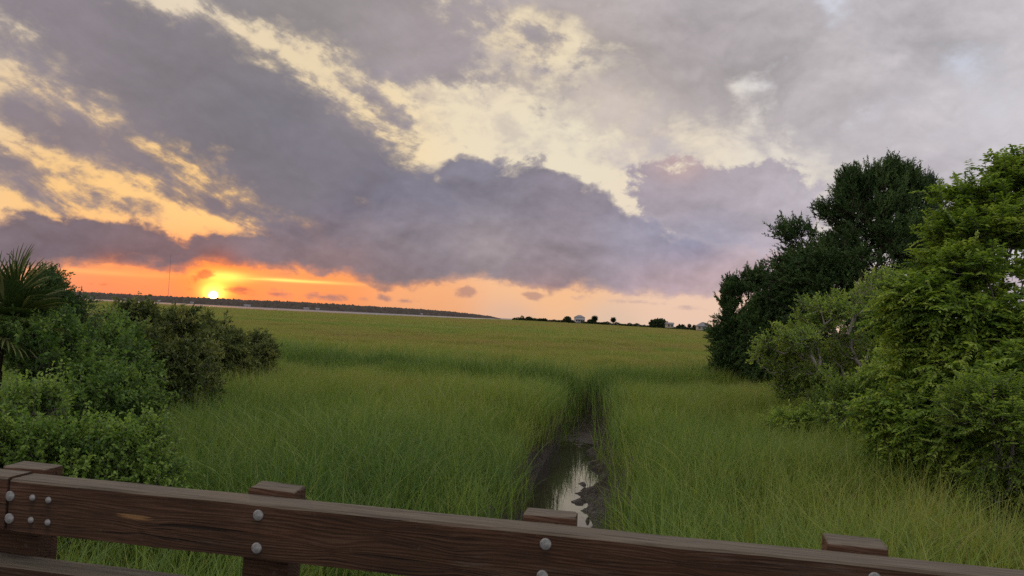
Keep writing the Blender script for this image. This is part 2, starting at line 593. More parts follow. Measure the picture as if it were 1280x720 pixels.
M_BARK = bark_mat('grey bark', (0.05, 0.042, 0.036), (0.17, 0.15, 0.13))
M_LIMB = bark_mat('pale limb bark', (0.14, 0.12, 0.105), (0.34, 0.30, 0.27))
M_CBARK = bark_mat('cedar bark', (0.04, 0.028, 0.02), (0.11, 0.08, 0.06))
M_CEDAR = leaf_mat('cedar foliage', (0.022, 0.045, 0.016), (0.046, 0.088, 0.028), (0.09, 0.145, 0.042), 0.15, 0.6)
M_LIGHT = leaf_mat('feathery leaves', (0.085, 0.15, 0.026), (0.165, 0.25, 0.042), (0.31, 0.38, 0.075), 0.45)
M_MIDL = leaf_mat('bush leaves', (0.08, 0.135, 0.028), (0.17, 0.25, 0.048), (0.30, 0.38, 0.085), 0.42)
M_OLIVE = leaf_mat('olive shrub leaves', (0.04, 0.06, 0.018), (0.09, 0.115, 0.034), (0.20, 0.205, 0.065), 0.32)
M_SHRUB = leaf_mat('shrub leaves', (0.042, 0.085, 0.02), (0.085, 0.15, 0.034), (0.16, 0.235, 0.055), 0.38)
M_BRIGHT = leaf_mat('bright shrub leaves', (0.06, 0.115, 0.025), (0.125, 0.205, 0.042), (0.22, 0.30, 0.065), 0.4)
M_PALM = leaf_mat('palm leaves', (0.018, 0.034, 0.010), (0.036, 0.060, 0.016), (0.15, 0.155, 0.06), 0.2, 0.45)
M_FAR = leaf_mat('far leaves', (0.018, 0.028, 0.012), (0.028, 0.042, 0.016), (0.045, 0.06, 0.022), 0.15, 0.7)


def grass_mat():
    m, t, out = mat('marsh grass')
    tone = attr(t, 'tone', 'INSTANCER')
    h = attr(t, 'h')
    oi = t.nodes.new('ShaderNodeObjectInfo')
    rnd = X(t, oi.outputs['Random'])
    v = attr(t, 'var')
    q = tone + (v - 0.5) * 0.42 + (rnd - 0.5) * 0.26
    col = q.ramp(GRASS_RAMP)
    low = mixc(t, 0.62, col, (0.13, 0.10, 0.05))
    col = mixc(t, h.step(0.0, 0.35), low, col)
    dry = v.step(0.92, 0.95) * 0.75
    col = mixc(t, dry, col, (0.36, 0.31, 0.16))
    dif = t.nodes.new('ShaderNodeBsdfPrincipled')
    t.links.new(col.s, dif.inputs['Base Color'])
    dif.inputs['Roughness'].default_value = 0.45
    dif.inputs['Specular IOR Level'].default_value = 0.25
    tr = t.nodes.new('ShaderNodeBsdfTranslucent')
    t.links.new(vmath(t, 'MULTIPLY', col, (1.15, 1.25, 0.7)).s, tr.inputs[0])
    mx = t.nodes.new('ShaderNodeMixShader')
    mx.inputs[0].default_value = 0.4
    t.links.new(dif.outputs[0], mx.inputs[1])
    t.links.new(tr.outputs[0], mx.inputs[2])
    t.links.new(mx.outputs[0], out.inputs[0])
    return m


GRASS_RAMP = [(0.0, (0.078, 0.134, 0.034)), (0.28, (0.160, 0.226, 0.046)), (0.5, (0.222, 0.256, 0.054)), (0.72, (0.252, 0.232, 0.056)), (1.0, (0.265, 0.20, 0.080))]
M_GRASS = grass_mat()


def wood_mat(name, knots, k=1.0, bolts=()):
    m, t, out = mat(name)
    tcn = t.nodes.new('ShaderNodeTexCoord')
    p = X(t, tcn.outputs['Object'])
    x, y, z = sep(t, p)
    zz = z
    kd = None
    for kx, kz, kr in knots:
        q = comb(t, (x - kx) * 0.4, z - kz, 0.0)
        d = vmath(t, 'LENGTH', q)
        w = (d * (-1.0 / kr))._m('EXPONENT')
        zz = zz + w * (z - kz) * 1.6
        kk = ((vmath(t, 'LENGTH', comb(t, (x - kx) * 0.72, z - kz, 0.0))) / kr).step(0.62, 0.30)
        kd = kk if kd is None else kd.max(kk)
    st = comb(t, x * 0.9, y * 9.0, zz * 9.0)
    n1 = noise(t, st, 1.0, 6, 0.6, 0.3)
    rings = ((n1 * 9.0 + zz * 96.0 + y * 30.0) * 6.2832)._m('SINE') * 0.5 + 0.5
    fine = noise(t, comb(t, x * 5.0, y * 190.0, zz * 190.0), 1.0, 4, 0.6)
    blot = noise(t, comb(t, x * 2.2, y * 7.0, z * 9.0), 1.0, 5, 0.6)
    g = rings * 0.20 + (fine - 0.5) * 0.9 + (blot - 0.5) * 1.0 + 0.40
    col = g.ramp([(0.15, (0.017 * k, 0.0085 * k, 0.005 * k)), (0.5, (0.042 * k, 0.0205 * k, 0.0115 * k)), (0.85, (0.080 * k, 0.043 * k, 0.025 * k))])
    red = noise(t, comb(t, x * 1.1, y * 3.0, z * 12.0), 1.0, 4, 0.6).step(0.52, 0.7)
    col = mixc(t, red * 0.38, col, vmath(t, 'MULTIPLY', col, (1.35, 0.78, 0.6)))
    crack = noise(t, comb(t, x * 1.3, y * 48.0, zz * 58.0), 1.0, 3, 0.5, 0.2).step(0.62, 0.66)
    col = mixc(t, crack * 0.8, col, (0.008, 0.005, 0.004))
    if kd is not None:
        col = mixc(t, kd * 0.6, col, (0.034, 0.014, 0.007))
        for kx, kz, kr in knots[:1]:       # splintered pale wood above the first knot
            s = comb(t, (x - kx + 0.03) * 12.0, 0.0, (z - kz - 0.035) * 95.0)
            sm = (vmath(t, 'LENGTH', s) * -1.0 + 1.1 + (fine - 0.5) * 2.2).step(0.25, 0.55)
            col = mixc(t, sm * 0.7, col, (0.24, 0.13, 0.055))
    for bx, bz, big in bolts:                # rust stain run down from each bolt
        sx_ = ((x - bx) * (1 / (0.014 if big else 0.009)) + (fine - 0.5) * 0.8)
        run = (sx_ * sx_ * -1.0)._m('EXPONENT') * ((z - bz) * -1.0).step(-0.012, 0.012) * ((z - bz) * -1.0).step(0.075, 0.01)
        col = mixc(t, run * 0.55, col, (0.018, 0.010, 0.006))
    geo = t.nodes.new('ShaderNodeNewGeometry')
    _, _, nz = sep(t, X(t, geo.outputs['Normal']))
    grey = fine.ramp([(0.3, (0.062, 0.051, 0.038)), (0.7, (0.168, 0.145, 0.110))])
    col = mixc(t, nz.step(0.35, 0.8) * 0.72, col, grey)
    wear = noise(t, comb(t, x * 2.6, y * 8.0, z * 16.0), 1.0, 6, 0.7).step(0.54, 0.72)
    col = mixc(t, wear * fine.step(0.35, 0.65) * 0.55, col, (0.12, 0.094, 0.074))
    col = mixc(t, noise(t, p, 38.0, 4, 0.7).step(0.60, 0.75) * 0.25, col, (0.13, 0.11, 0.095))
    hgt = rings * 0.25 + fine * 0.9 - crack * 1.6
    principled(t, out, col, 0.85, 0.2, hgt, 0.003, 0.9)
    return m


def simple(name, col, rough=0.7, var=0.0, scale=8.0, metal=0.0, bump=0.0):
    m, t, out = mat(name)
    tcn = t.nodes.new('ShaderNodeTexCoord')
    p = X(t, tcn.outputs['Object'])
    n = noise(t, p, scale, 5, 0.6)
    c0 = tuple(v * (1 - var) for v in col)
    c1 = tuple(min(1, v * (1 + var)) for v in col)
    principled(t, out, n.ramp([(0.3, c0), (0.7, c1)]), rough, 0.35, n if bump else None, bump, 0.6, metal)
    return m


# ------------------------------------------------------------------ marsh shape
GZ = 0.95                                   # marsh surface above the creek water
creek_px = [(640, 740), (668, 680), (690, 630), (708, 597), (719, 568), (726, 545), (716, 527), (706, 510), (702, 492)]
creek = np.array([on_z(a, b, 0.0)[:2] for a, b in creek_px])
creek = np.vstack([creek[0] + (creek[0] - creek[1]) * 2.0, creek, creek[-1] + [-3.0, 5.0], creek[-1] + [-10, 7.5], creek[-1] + [-24, 8]])


def resample(p, n):
    for _ in range(2):
        q = np.empty((2 * len(p) - 2, 2))
        q[0::2] = p[:-1] * 0.75 + p[1:] * 0.25
        q[1::2] = p[:-1] * 0.25 + p[1:] * 0.75
        p = np.vstack([p[:1], q, p[-1:]])
    s = np.concatenate([[0], np.cumsum(np.linalg.norm(np.diff(p, axis=0), axis=1))])
    u = np.linspace(0, s[-1], n)
    return np.stack([np.interp(u, s, p[:, 0]), np.interp(u, s, p[:, 1])], 1), u


CL, CS = resample(creek, 400)
CT = norm(np.gradient(CL, axis=0))
CN = np.stack([CT[:, 1], -CT[:, 0]], 1)      # to the right of the flow line


def creek_t(x, y):
    """signed distance (right positive) to the creek line and the index of the nearest point"""
    x, y = np.asarray(x, float).ravel(), np.asarray(y, float).ravel()
    t = np.full(len(x), 99.0)
    idx = np.zeros(len(x), int)
    near = np.where((y < 60) & (np.abs(x) < 50))[0]
    for k in range(0, len(near), 20000):
        j = near[k:k + 20000]
        dxy = np.stack([x[j], y[j]], 1)[:, None, :] - CL[None, ::2, :]
        d2 = (dxy ** 2).sum(2)
        i = d2.argmin(1)
        dd = dxy[np.arange(len(j)), i]
        s = (dd * CN[::2][i]).sum(1)
        t[j] = np.sqrt(d2[np.arange(len(j)), i]) * np.sign(s)
        idx[j] = i * 2
    return t, idx


def half_w(x, y):
    """half width of the bare channel: wide near the bridge, closing behind the bend"""
    r = np.hypot(x, y)
    return np.interp(r, [0, 10, 14, 20, 24, 27, 30, 40], [1.45, 1.40, 1.35, 1.20, 1.00, 0.55, 0.35, 0.25])


def left_f(r):
    """how far the left bank stands back, as a share of the channel's half width"""
    return np.interp(r, [9, 12, 15, 18, 21, 25], [0.18, 0.24, 0.42, 0.64, 0.66, 0.5])


def marsh_z(x, y):
    x, y = np.asarray(x, float).ravel(), np.asarray(y, float).ravel()
    t, _ = creek_t(x, y)
    hw = half_w(x, y)
    hw = np.where(t < 0, hw * left_f(np.hypot(x, y)), hw)
    k = sstep(np.abs(t), hw * 0.75, hw * 1.25)
    far = sstep(np.hypot(x, y), 90, 260)
    return -0.45 + (GZ + 0.45) * k + (fbm(x * 0.6, y * 0.6, 3) - 0.5) * 0.22 * k + far * 0.42


def marsh_edge(az):
    px = 640 + FPX * np.tan(np.clip(az, -1.0, 1.0))
    return np.interp(px, [-600, 60, 150, 340, 480, 600, 640, 700, 760, 830, 880, 960, 1400], [560, 560, 545, 415, 470, 640, 1000, 1100, 1000, 800, 620, 520, 500])


def line_y(x):
    """the grassy levee of the side creek, crossing the view about 27 m out"""
    return np.interp(x, [-40, -16, -9.7, -4.15, 0, 2.5, 8, 14, 40], [40, 33, 30, 27.6, 24.8, 24.6, 29.5, 33, 40]) + (fbm(np.asarray(x) * 0.35 + 3, np.asarray(x) * 0 + 8, 3) - 0.5) * 1.6


def tone_f(x, y):
    """0 dark green tall grass .. 1 tawny short grass"""
    r = np.hypot(x, y)
    dl = y - line_y(x)
    t = 0.33 + 0.36 * sstep(dl, 2.6, 5.0) - 0.20 * np.exp(-((dl - 1.2) / 1.5) ** 2) + 0.12 * np.exp(-((dl + 5) / 3.5) ** 2)
    t += (fbm(x / 60 + 4, y / 22, 4) - 0.5) * (0.30 + 0.45 * sstep(r, 30, 70))
    t += (fbm(x / 9 + 9, y / 5, 3) - 0.5) * 0.46 + (fbm(x / 2.2 + 1, y / 1.6 + 4, 2) - 0.5) * 0.22
    ct, _ = creek_t(x, y)
    t -= 0.16 * np.exp(-(np.abs(ct) / 3.2) ** 2)
    # tawny patch to the right near the rail, golden strip to the left
    t += 0.30 * np.exp(-(((x - 5.0) / 3.0) ** 2 + ((y - 7.5) / 3.0) ** 2))
    t += 0.14 * np.exp(-(((x + 5.5) / 5.0) ** 2 + ((y - 21) / 3.5) ** 2))
    t -= 0.30 * np.exp(-(((x - 7.0) / 7.0) ** 2 + ((y - 85) / 4.0) ** 2))
    for cx, cy, a, b in ((-45, 120, 40, 12), (30, 150, 45, 14), (-90, 230, 60, 22)):
        t -= 0.18 * np.exp(-(((x - cx) / a) ** 2 + ((y - cy) / b) ** 2))
    w = fbm(x / 70 + 1.3, y / 34 + 6.1, 3, 0.4)                    # tidal gullies winding through the far marsh
    t -= 0.34 * np.exp(-((w - 0.5) / 0.012) ** 2) * sstep(r, 45, 70)
    w = fbm(x / 120 + 8.3, y / 60 + 2.1, 3, 0.4)
    t -= 0.30 * np.exp(-((w - 0.47) / 0.010) ** 2) * sstep(r, 80, 120)
    t += 0.14 * sstep(r, 90, 320)
    return np.clip(t, 0.02, 0.98)


def height_f(x, y):
    r = np.hypot(x, y)
    dl = y - line_y(x)
    h = 1.0 - 0.36 * sstep(dl, 2.6, 4.5) + 0.30 * np.exp(-((dl - 1.3) / 1.3) ** 2) - 0.20 * np.exp(-((dl + 2.2) / 1.6) ** 2)
    ct, _ = creek_t(x, y)
    h += 0.16 * np.exp(-(np.abs(ct) / 3.0) ** 2) * sstep(r, 15, 22)
    h += (fbm(x / 3 + 2, y / 3, 4, 0.65) - 0.5) * 0.80
    h -= 0.30 * np.exp(-((np.abs(ct) - 0.7) / 0.6) ** 2) * sstep(20 - r, 0, 4)
    h += 0.45 * np.exp(-(((x - 7.0) / 7.0) ** 2 + ((y - 85) / 4.0) ** 2))
    return h


# ground: one polar sheet out to the river
def build_ground():
    az = np.concatenate([np.linspace(-math.pi, -0.8, 60, endpoint=False), np.linspace(-0.8, 0.8, 700), np.linspace(0.8, math.pi, 60)[1:]])
    rad = np.concatenate([np.array([0.0, 1.5]), np.arange(3, 36, 0.16), np.geomspace(36.2, 1.0, 2)[:1], 36.2 * np.geomspace(1.01, 22.0, 150)])
    f = rad / rad[-1]
    edge = marsh_edge(az)
    RR = np.where(rad[None, :] < 300, rad[None, :], 300 + (rad[None, :] - 300) / (rad[-1] - 300) * (edge[:, None] - 300))
    x, y = RR * np.sin(az)[:, None], RR * np.cos(az)[:, None]
    z = marsh_z(x, y).reshape(x.shape)
    wig = (fbm(az[:, None] * 60 + x * 0, x * 0 + 2, 4) - 0.5)
    z[:, -1] = -1.5
    z[:, -2] = np.minimum(z[:, -2], 1.0)
    v = np.stack([x, y, z], -1).reshape(-1, 3)
    return np_mesh('marsh_ground', v, grid_faces(len(az), len(rad)), {'tone': tone_f(x.ravel(), y.ravel())}, True)


def ground_mat():
    m, t, out = mat('marsh floor')
    g = X(t, t.nodes.new('ShaderNodeNewGeometry').outputs['Position'])
    x, y, z = sep(t, g)
    r = vmath(t, 'LENGTH', comb(t, x, y, 0.0))
    tone = attr(t, 'tone')
    n = noise(t, vmath(t, 'MULTIPLY', g, (1.0, 1.0, 1.0)), 1.1, 6, 0.65)
    far = (tone + (n - 0.5) * 0.35).ramp(GRASS_RAMP)
    far = vmath(t, 'SCALE', far, None, (noise(t, g, 3.0, 4, 0.7) - 0.5) * 0.7 + 0.55)
    mud = n.ramp([(0.3, (0.03, 0.024, 0.018)), (0.7, (0.075, 0.062, 0.045))])
    col = mixc(t, r.step(45, 110), mud, far)
    principled(t, out, col, 0.85, 0.15, n, 0.25, 0.8)
    return m


ground = link('ground', build_ground(), ground_mat())
tag(ground, 'flat salt marsh floor under the grass', kind='structure')


# creek bed: fine muddy ribbon along the channel
def build_bed():
    sel = np.where((CL[:, 1] > 3) & (np.arange(len(CL)) < 330))[0]
    pl, _ = resample(CL[sel], 1000)
    tn = norm(np.gradient(pl, axis=0))
    nn = np.stack([tn[:, 1], -tn[:, 0]], 1)
    tt = np.linspace(-1, 1, 110)
    r = np.hypot(pl[:, 0], pl[:, 1])
    hw = half_w(pl[:, 0], pl[:, 1]) * 1.22
    off = (fbm(r * 0.7, r * 0 + 3, 3) - 0.5)[:, None]
    tw = np.where(tt[None, :] < 0, tt[None, :] * left_f(r)[:, None] * 1.08, tt[None, :])
    x = pl[:, 0:1] + nn[:, 0:1] * tw * hw[:, None]
    y = pl[:, 1:2] + nn[:, 1:2] * tw * hw[:, None]
    a = np.abs(tt)[None, :]
    # left side undercut and steep, right side a muddy shelf
    left = sstep(-tt, 0.62, 0.96)[None, :]
    right = sstep(tt, 0.24, 1.0)[None, :]
    lump = fbm(x * 3.2, y * 3.2, 6, 0.72)
    big = fbm(x * 0.9 + 7, y * 0.9, 3)
    z = -0.13 + (GZ + 0.16) * np.maximum(left, right ** 1.5) + (lump - 0.5) * (0.22 + 0.50 * (left + right) * (1 - a ** 4)) + (big - 0.5) * 0.22 * sstep(tt, -0.1, 0.4)[None, :]
    # mud bars across the water
    bars = sstep(fbm(x * 1.2 + 31, y * 1.5, 4, 0.6), 0.585, 0.69) * sstep(tt, 0.02, 0.34)[None, :]
    z += bars * 0.17
    shallow = sstep(r, 19.5, 23.5)[:, None]
    z += shallow * 0.14
    z = np.where(np.abs(tt)[None, :] > 0.985, z - 0.12, z)
    v = np.stack([x, y, z], -1).reshape(-1, 3)
    return np_mesh('creek_bed', v, grid_faces(len(pl), len(tt)), None, True)


def mud_mat():
    m, t, out = mat('wet mud')
    g = X(t, t.nodes.new('ShaderNodeNewGeometry').outputs['Position'])
    _, _, z = sep(t, g)
    n = noise(t, g, 9.0, 6, 0.65)
    n2 = noise(t, g, 42.0, 4, 0.6)
    col = (n + (n2 - 0.5) * 0.4).ramp([(0.3, (0.034, 0.024, 0.017)), (0.7, (0.105, 0.078, 0.056))])
    rough = z.step(0.02, 0.4) * 0.4 + 0.36 + (n - 0.5) * 0.3
    principled(t, out, col, rough, 0.4, n + n2 * 0.6, 0.09, 1.0)
    return m


bed = link('creek_bed', build_bed(), mud_mat())
tag(bed, 'lumpy dark mud of the tidal creek', kind='structure')


def water_mat(name, col, rough, sc, bump, trans=False):
    m, t, out = mat(name)
    g = X(t, t.nodes.new('ShaderNodeNewGeometry').outputs['Position'])
    n = noise(t, vmath(t, 'MULTIPLY', g, (1, 1, 1)), sc, 3, 0.5)
    b = principled(t, out, col, rough, 0.7, n, bump, 0.25)
    b.inputs['IOR'].default_value = 1.5
    return m


def build_creek_water():
    sel = np.where((CL[:, 1] > 3) & (np.arange(len(CL)) < 330))[0]
    pl, _ = resample(CL[sel], 200)
    tn = norm(np.gradient(pl, axis=0))
    nn = np.stack([tn[:, 1], -tn[:, 0]], 1)
    hw = half_w(pl[:, 0], pl[:, 1])[:, None] * 0.95
    tt = np.linspace(-1, 1, 5)
    x = pl[:, 0:1] + nn[:, 0:1] * tt * hw
    y = pl[:, 1:2] + nn[:, 1:2] * tt * hw
    v = np.stack([x, y, np.zeros_like(x)], -1).reshape(-1, 3)
    return np_mesh('creek_water', v, grid_faces(len(pl), 5), None, True)


cw = link('creek_water', build_creek_water(), water_mat('creek water', (0.03, 0.026, 0.02), 0.03, 6.0, 0.004))
tag(cw, 'still creek water mirroring the sky', kind='structure')

# the river beyond the marsh: open water to the horizon
w = 9000.0
rv = np_mesh('river', [(-w, -w, -0.3), (w, -w, -0.3), (w, w, -0.3), (-w, w, -0.3)], [(0, 1, 2, 3)])
river = link('river', rv, water_mat('river water', (0.10, 0.11, 0.12), 0.22, 0.4, 0.05))
tag(river, 'wide pale river beyond the marsh', kind='structure')


# ------------------------------------------------------------------ marsh grass
def tuft(name, nb, spread, wid, segs, hmin, hmax, seed, droop=0.45):
    g = np.random.default_rng(seed)
    px, py = g.normal(0, spread, nb), g.normal(0, spread, nb)
    hh = g.uniform(hmin, hmax, nb)
    ang = g.uniform(0, 2 * math.pi, nb)
    lean = np.abs(g.normal(0.16, 0.14, nb))
    dr = np.clip(g.normal(droop, 0.35, nb), 0.02, 1.5)
    ld = np.stack([np.cos(ang), np.sin(ang), np.zeros(nb)], 1)
    ld[:, 0] += 0.15                                    # combed a little by the breeze
    wa = g.uniform(0, 2 * math.pi, nb)
    wd = np.stack([np.cos(wa), np.sin(wa), np.zeros(nb)], 1)
    var = g.uniform(0, 1, nb)
    vs_, hs, vr = [], [], []
    for k in range(segs + 1):
        u = k / segs
        c = np.stack([px, py, np.zeros(nb)], 1) + ld * (hh * (lean * u + dr * 0.45 * u ** 3))[:, None]
        c[:, 2] = hh * (u - 0.22 * dr * u ** 3)
        wv = wid * g.uniform(0.7, 1.3, nb) * (1 - u ** 1.6) * 0.5 + 0.0006
        tw = wd + 0.0
        vs_ += [c - tw * wv[:, None], c + tw * wv[:, None]]
        hs += [np.full(nb, u)] * 2
        vr += [var, var]
    v = np.stack(vs_, 1)                                # nb, 2(segs+1), 3
    n2 = 2 * (segs + 1)
    f = []
    for k in range(segs):
        f.append(np.arange(nb)[:, None] * n2 + np.array([2 * k, 2 * k + 1, 2 * k + 3, 2 * k + 2]))
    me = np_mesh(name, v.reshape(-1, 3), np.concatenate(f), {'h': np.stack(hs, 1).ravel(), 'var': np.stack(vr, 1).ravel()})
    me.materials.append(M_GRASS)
    return bpy.data.objects.new(name, me)


def scatter(name, pts, scl, tone, tufts, label):
    n = len(pts)
    me = bpy.data.meshes.new(name)
    me.vertices.add(n)
    me.vertices.foreach_set('co', np.asarray(pts, np.float32).ravel())
    rot = np.zeros((n, 3), np.float32)
    rot[:, 2] = rng.uniform(-0.9, 0.9, n)
    rot[:, :2] = rng.normal(0, 0.05, (n, 2))
    for nm, ty, data, fld in (('rot', 'FLOAT_VECTOR', rot, 'vector'), ('scl', 'FLOAT', scl, 'value'), ('tone', 'FLOAT', tone, 'value')):
        a = me.attributes.new(nm, ty, 'POINT')
        a.data.foreach_set(fld, np.asarray(data, np.float32).ravel())
    a = me.attributes.new('pick', 'INT', 'POINT')
    a.data.foreach_set('value', rng.integers(0, len(tufts), n).astype(np.int32))
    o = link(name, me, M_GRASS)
    ng = bpy.data.node_groups.new(name, 'GeometryNodeTree')
    ng.interface.new_socket('Geometry', in_out='INPUT', socket_type='NodeSocketGeometry')
    ng.interface.new_socket('Geometry', in_out='OUTPUT', socket_type='NodeSocketGeometry')
    nd = ng.nodes
    gi, go = nd.new('NodeGroupInput'), nd.new('NodeGroupOutput')
    iop = nd.new('GeometryNodeInstanceOnPoints')
    g2i = nd.new('GeometryNodeGeometryToInstance')
    for tf in reversed(tufts):
        oi = nd.new('GeometryNodeObjectInfo')
        oi.inputs['Object'].default_value = tf
        ng.links.new(oi.outputs['Geometry'], g2i.inputs[0])

    def na(nm, ty):
        q = nd.new('GeometryNodeInputNamedAttribute')
        q.data_type = ty
        q.inputs[0].default_value = nm
        return q.outputs['Attribute']
    ng.links.new(gi.outputs[0], iop.inputs['Points'])
    ng.links.new(g2i.outputs[0], iop.inputs['Instance'])
    iop.inputs['Pick Instance'].default_value = True
    ng.links.new(na('pick', 'INT'), iop.inputs['Instance Index'])
    ng.links.new(na('rot', 'FLOAT_VECTOR'), iop.inputs['Rotation'])
    ng.links.new(na('scl', 'FLOAT'), iop.inputs['Scale'])
    ng.links.new(iop.outputs[0], go.inputs[0])
    md = o.modifiers.new('grass', 'NODES')
    md.node_group = ng
    tag(o, label, kind='stuff')
    return o


PLANT_BASES = []                      # (x, y, r): keep grass out of shrub cores


def zone(r0, r1, dens, half=0.72):
    """points of a wedge ahead of the bridge, dens per square metre"""
    area = half * (r1 ** 2 - r0 ** 2)
    n = int(area * dens)
    r = np.sqrt(rng.uniform(r0 ** 2, r1 ** 2, n))
    a = rng.uniform(-half, half, n)
    x, y = r * np.sin(a), r * np.cos(a)
    ct, _ = creek_t(x, y)
    keep = np.abs(ct) > half_w(x, y) * np.where(ct < 0, left_f(r) * rng.uniform(0.80, 1.12, n), rng.uniform(0.84, 1.16, n))
    keep &= r < marsh_edge(a) - 2
    for bx, by, br in PLANT_BASES:
        keep &= np.hypot(x - bx, y - by) > br
    x, y = x[keep], y[keep]
    return x, y


def build_grass():
    near = [tuft('grass_tuft', 44, 0.14, 0.0115, 5, 0.5, 1.12, 20 + i, 0.55) for i in range(5)] + [tuft('grass_tuft', 22, 0.16, 0.014, 6, 0.8, 1.3, 30, 1.1)]
    mid_ = [tuft('grass_tuft', 64, 0.25, 0.0155, 4, 0.55, 1.1, 40 + i, 0.4) for i in range(4)]
    far_ = [tuft('grass_tuft', 90, 0.75, 0.05, 3, 0.55, 1.0, 60 + i, 0.3) for i in range(4)]
    vfar = [tuft('grass_tuft', 120, 2.4, 0.16, 2, 0.35, 0.8, 80 + i, 0.3) for i in range(3)]
    for nm, r0, r1, dn, tf, hs in (('tall_marsh_grass', 3.2, 15, 14.5, near, 1.0), ('middle_marsh_grass', 15, 42, 7.8, mid_, 1.0),
                                   ('outer_marsh_grass', 42, 130, 1.6, far_, 1.0), ('distant_marsh_grass', 130, 1100, 0.075, vfar, 0.95)):
        x, y = zone(r0, r1, dn, 0.95 if r1 < 60 else 0.8)
        z = marsh_z(x, y) - 0.03
        s = height_f(x, y) * rng.uniform(0.85, 1.12, len(x)) * hs
        scatter(nm, np.stack([x, y, z], 1), s, tone_f(x, y) + rng.normal(0, 0.05, len(x)), tf,
                {'tall_marsh_grass': 'tall green marsh grass close behind the wooden rail', 'middle_marsh_grass': 'green marsh grass either side of the creek bend',
                 'outer_marsh_grass': 'yellow green marsh grass out past the creek', 'distant_marsh_grass': 'olive marsh grass running out to the river'}[nm])


# ------------------------------------------------------------------ plants
def leaves(pos, d, nrm, L, W, var, fold=0.25):
    """folded kite-shaped leaves"""
    d = norm(d)
    side = norm(np.cross(nrm, d))
    nn = np.cross(d, side)
    L, W = L[:, None], W[:, None]
    tip = pos + d * L - nn * L * 0.12
    m = pos + d * L * 0.45
    l = m + side * W * 0.5 + nn * W * fold
    r = m - side * W * 0.5 + nn * W * fold
    v = np.stack([pos, l, tip, r], 1).reshape(-1, 3)
    b = (np.arange(len(pos)) * 4)[:, None]
    f = np.concatenate([b + np.array([0, 2, 1]), b + np.array([0, 3, 2])])
    return v, f, np.repeat(var, 4)


def sample_crown(els, n, g, shell=0.55):
    """cluster centres in a union of ellipsoids [(centre, (rx, ry, rz), weight)]"""
    w = np.array([e[2] * e[1][0] * e[1][2] for e in els])
    k = g.choice(len(els), n, p=w / w.sum())
    c = np.array([e[0] for e in els])[k]
    rr = np.array([e[1] for e in els])[k]
    u = norm(g.normal(0, 1, (n, 3)))
    rad = g.uniform(shell ** 3, 1.0, n) ** (1 / 3)
    rad *= g.uniform(0.86, 1.22, n)
    return c + u * rr * rad[:, None], u


def skeleton(base, pts, r_tip, g, upto=0.5, bend=0.12):
    """connect the points to the base; returns tube segments"""
    base = np.asarray(base, float)
    order = np.argsort(np.linalg.norm(pts - base, axis=1))
    nodes = [base]
    par = [-1]
    dep = [0.0]
    arr = np.empty((len(pts) * 2 + 12, 3))
    arr[0] = base
    dp = np.zeros(len(arr))
    n = 1
    top = pts.mean(0)
    for k in range(1, 6):                      # a leaning stem to begin with
        q = base + (top - base) * upto * k / 5 + g.normal(0, 0.05, 3) * [1, 1, 0.3]
        arr[n] = q
        par.append(n - 1)
        dp[n] = dp[n - 1] + np.linalg.norm(q - arr[n - 1])
        n += 1
    leaf_of = np.empty(len(pts), int)
    for i in order:
        p = pts[i]
        dd = np.linalg.norm(arr[:n] - p, axis=1)
        cost = dd + 0.35 * dp[:n] + np.where(arr[:n, 2] > p[2] + 0.15, 1.2 * (arr[:n, 2] - p[2]), 0)
        j = int(cost.argmin())
        if dd[j] > 0.25:                       # one bent joint on the way
            m = (arr[j] + p) * 0.5 + g.normal(0, bend, 3) * dd[j] + np.array([0, 0, -0.06]) * dd[j]
            arr[n] = m
            par.append(j)
            dp[n] = dp[j] + np.linalg.norm(m - arr[j])
            j = n
            n += 1
        arr[n] = p
        par.append(j)
        dp[n] = dp[j] + np.linalg.norm(p - arr[j])
        leaf_of[i] = n
        n += 1
    load = np.zeros(n)
    load[leaf_of] = 1
    for k in range(n - 1, 0, -1):
        load[par[k]] += load[k]
    rad = r_tip * np.maximum(load, 1) ** 0.42
    par = np.array(par)
    i = np.arange(1, n)
    return arr[par[i]], arr[i], np.minimum(rad[par[i]], rad[i] * 1.25), rad[i], arr[:n]


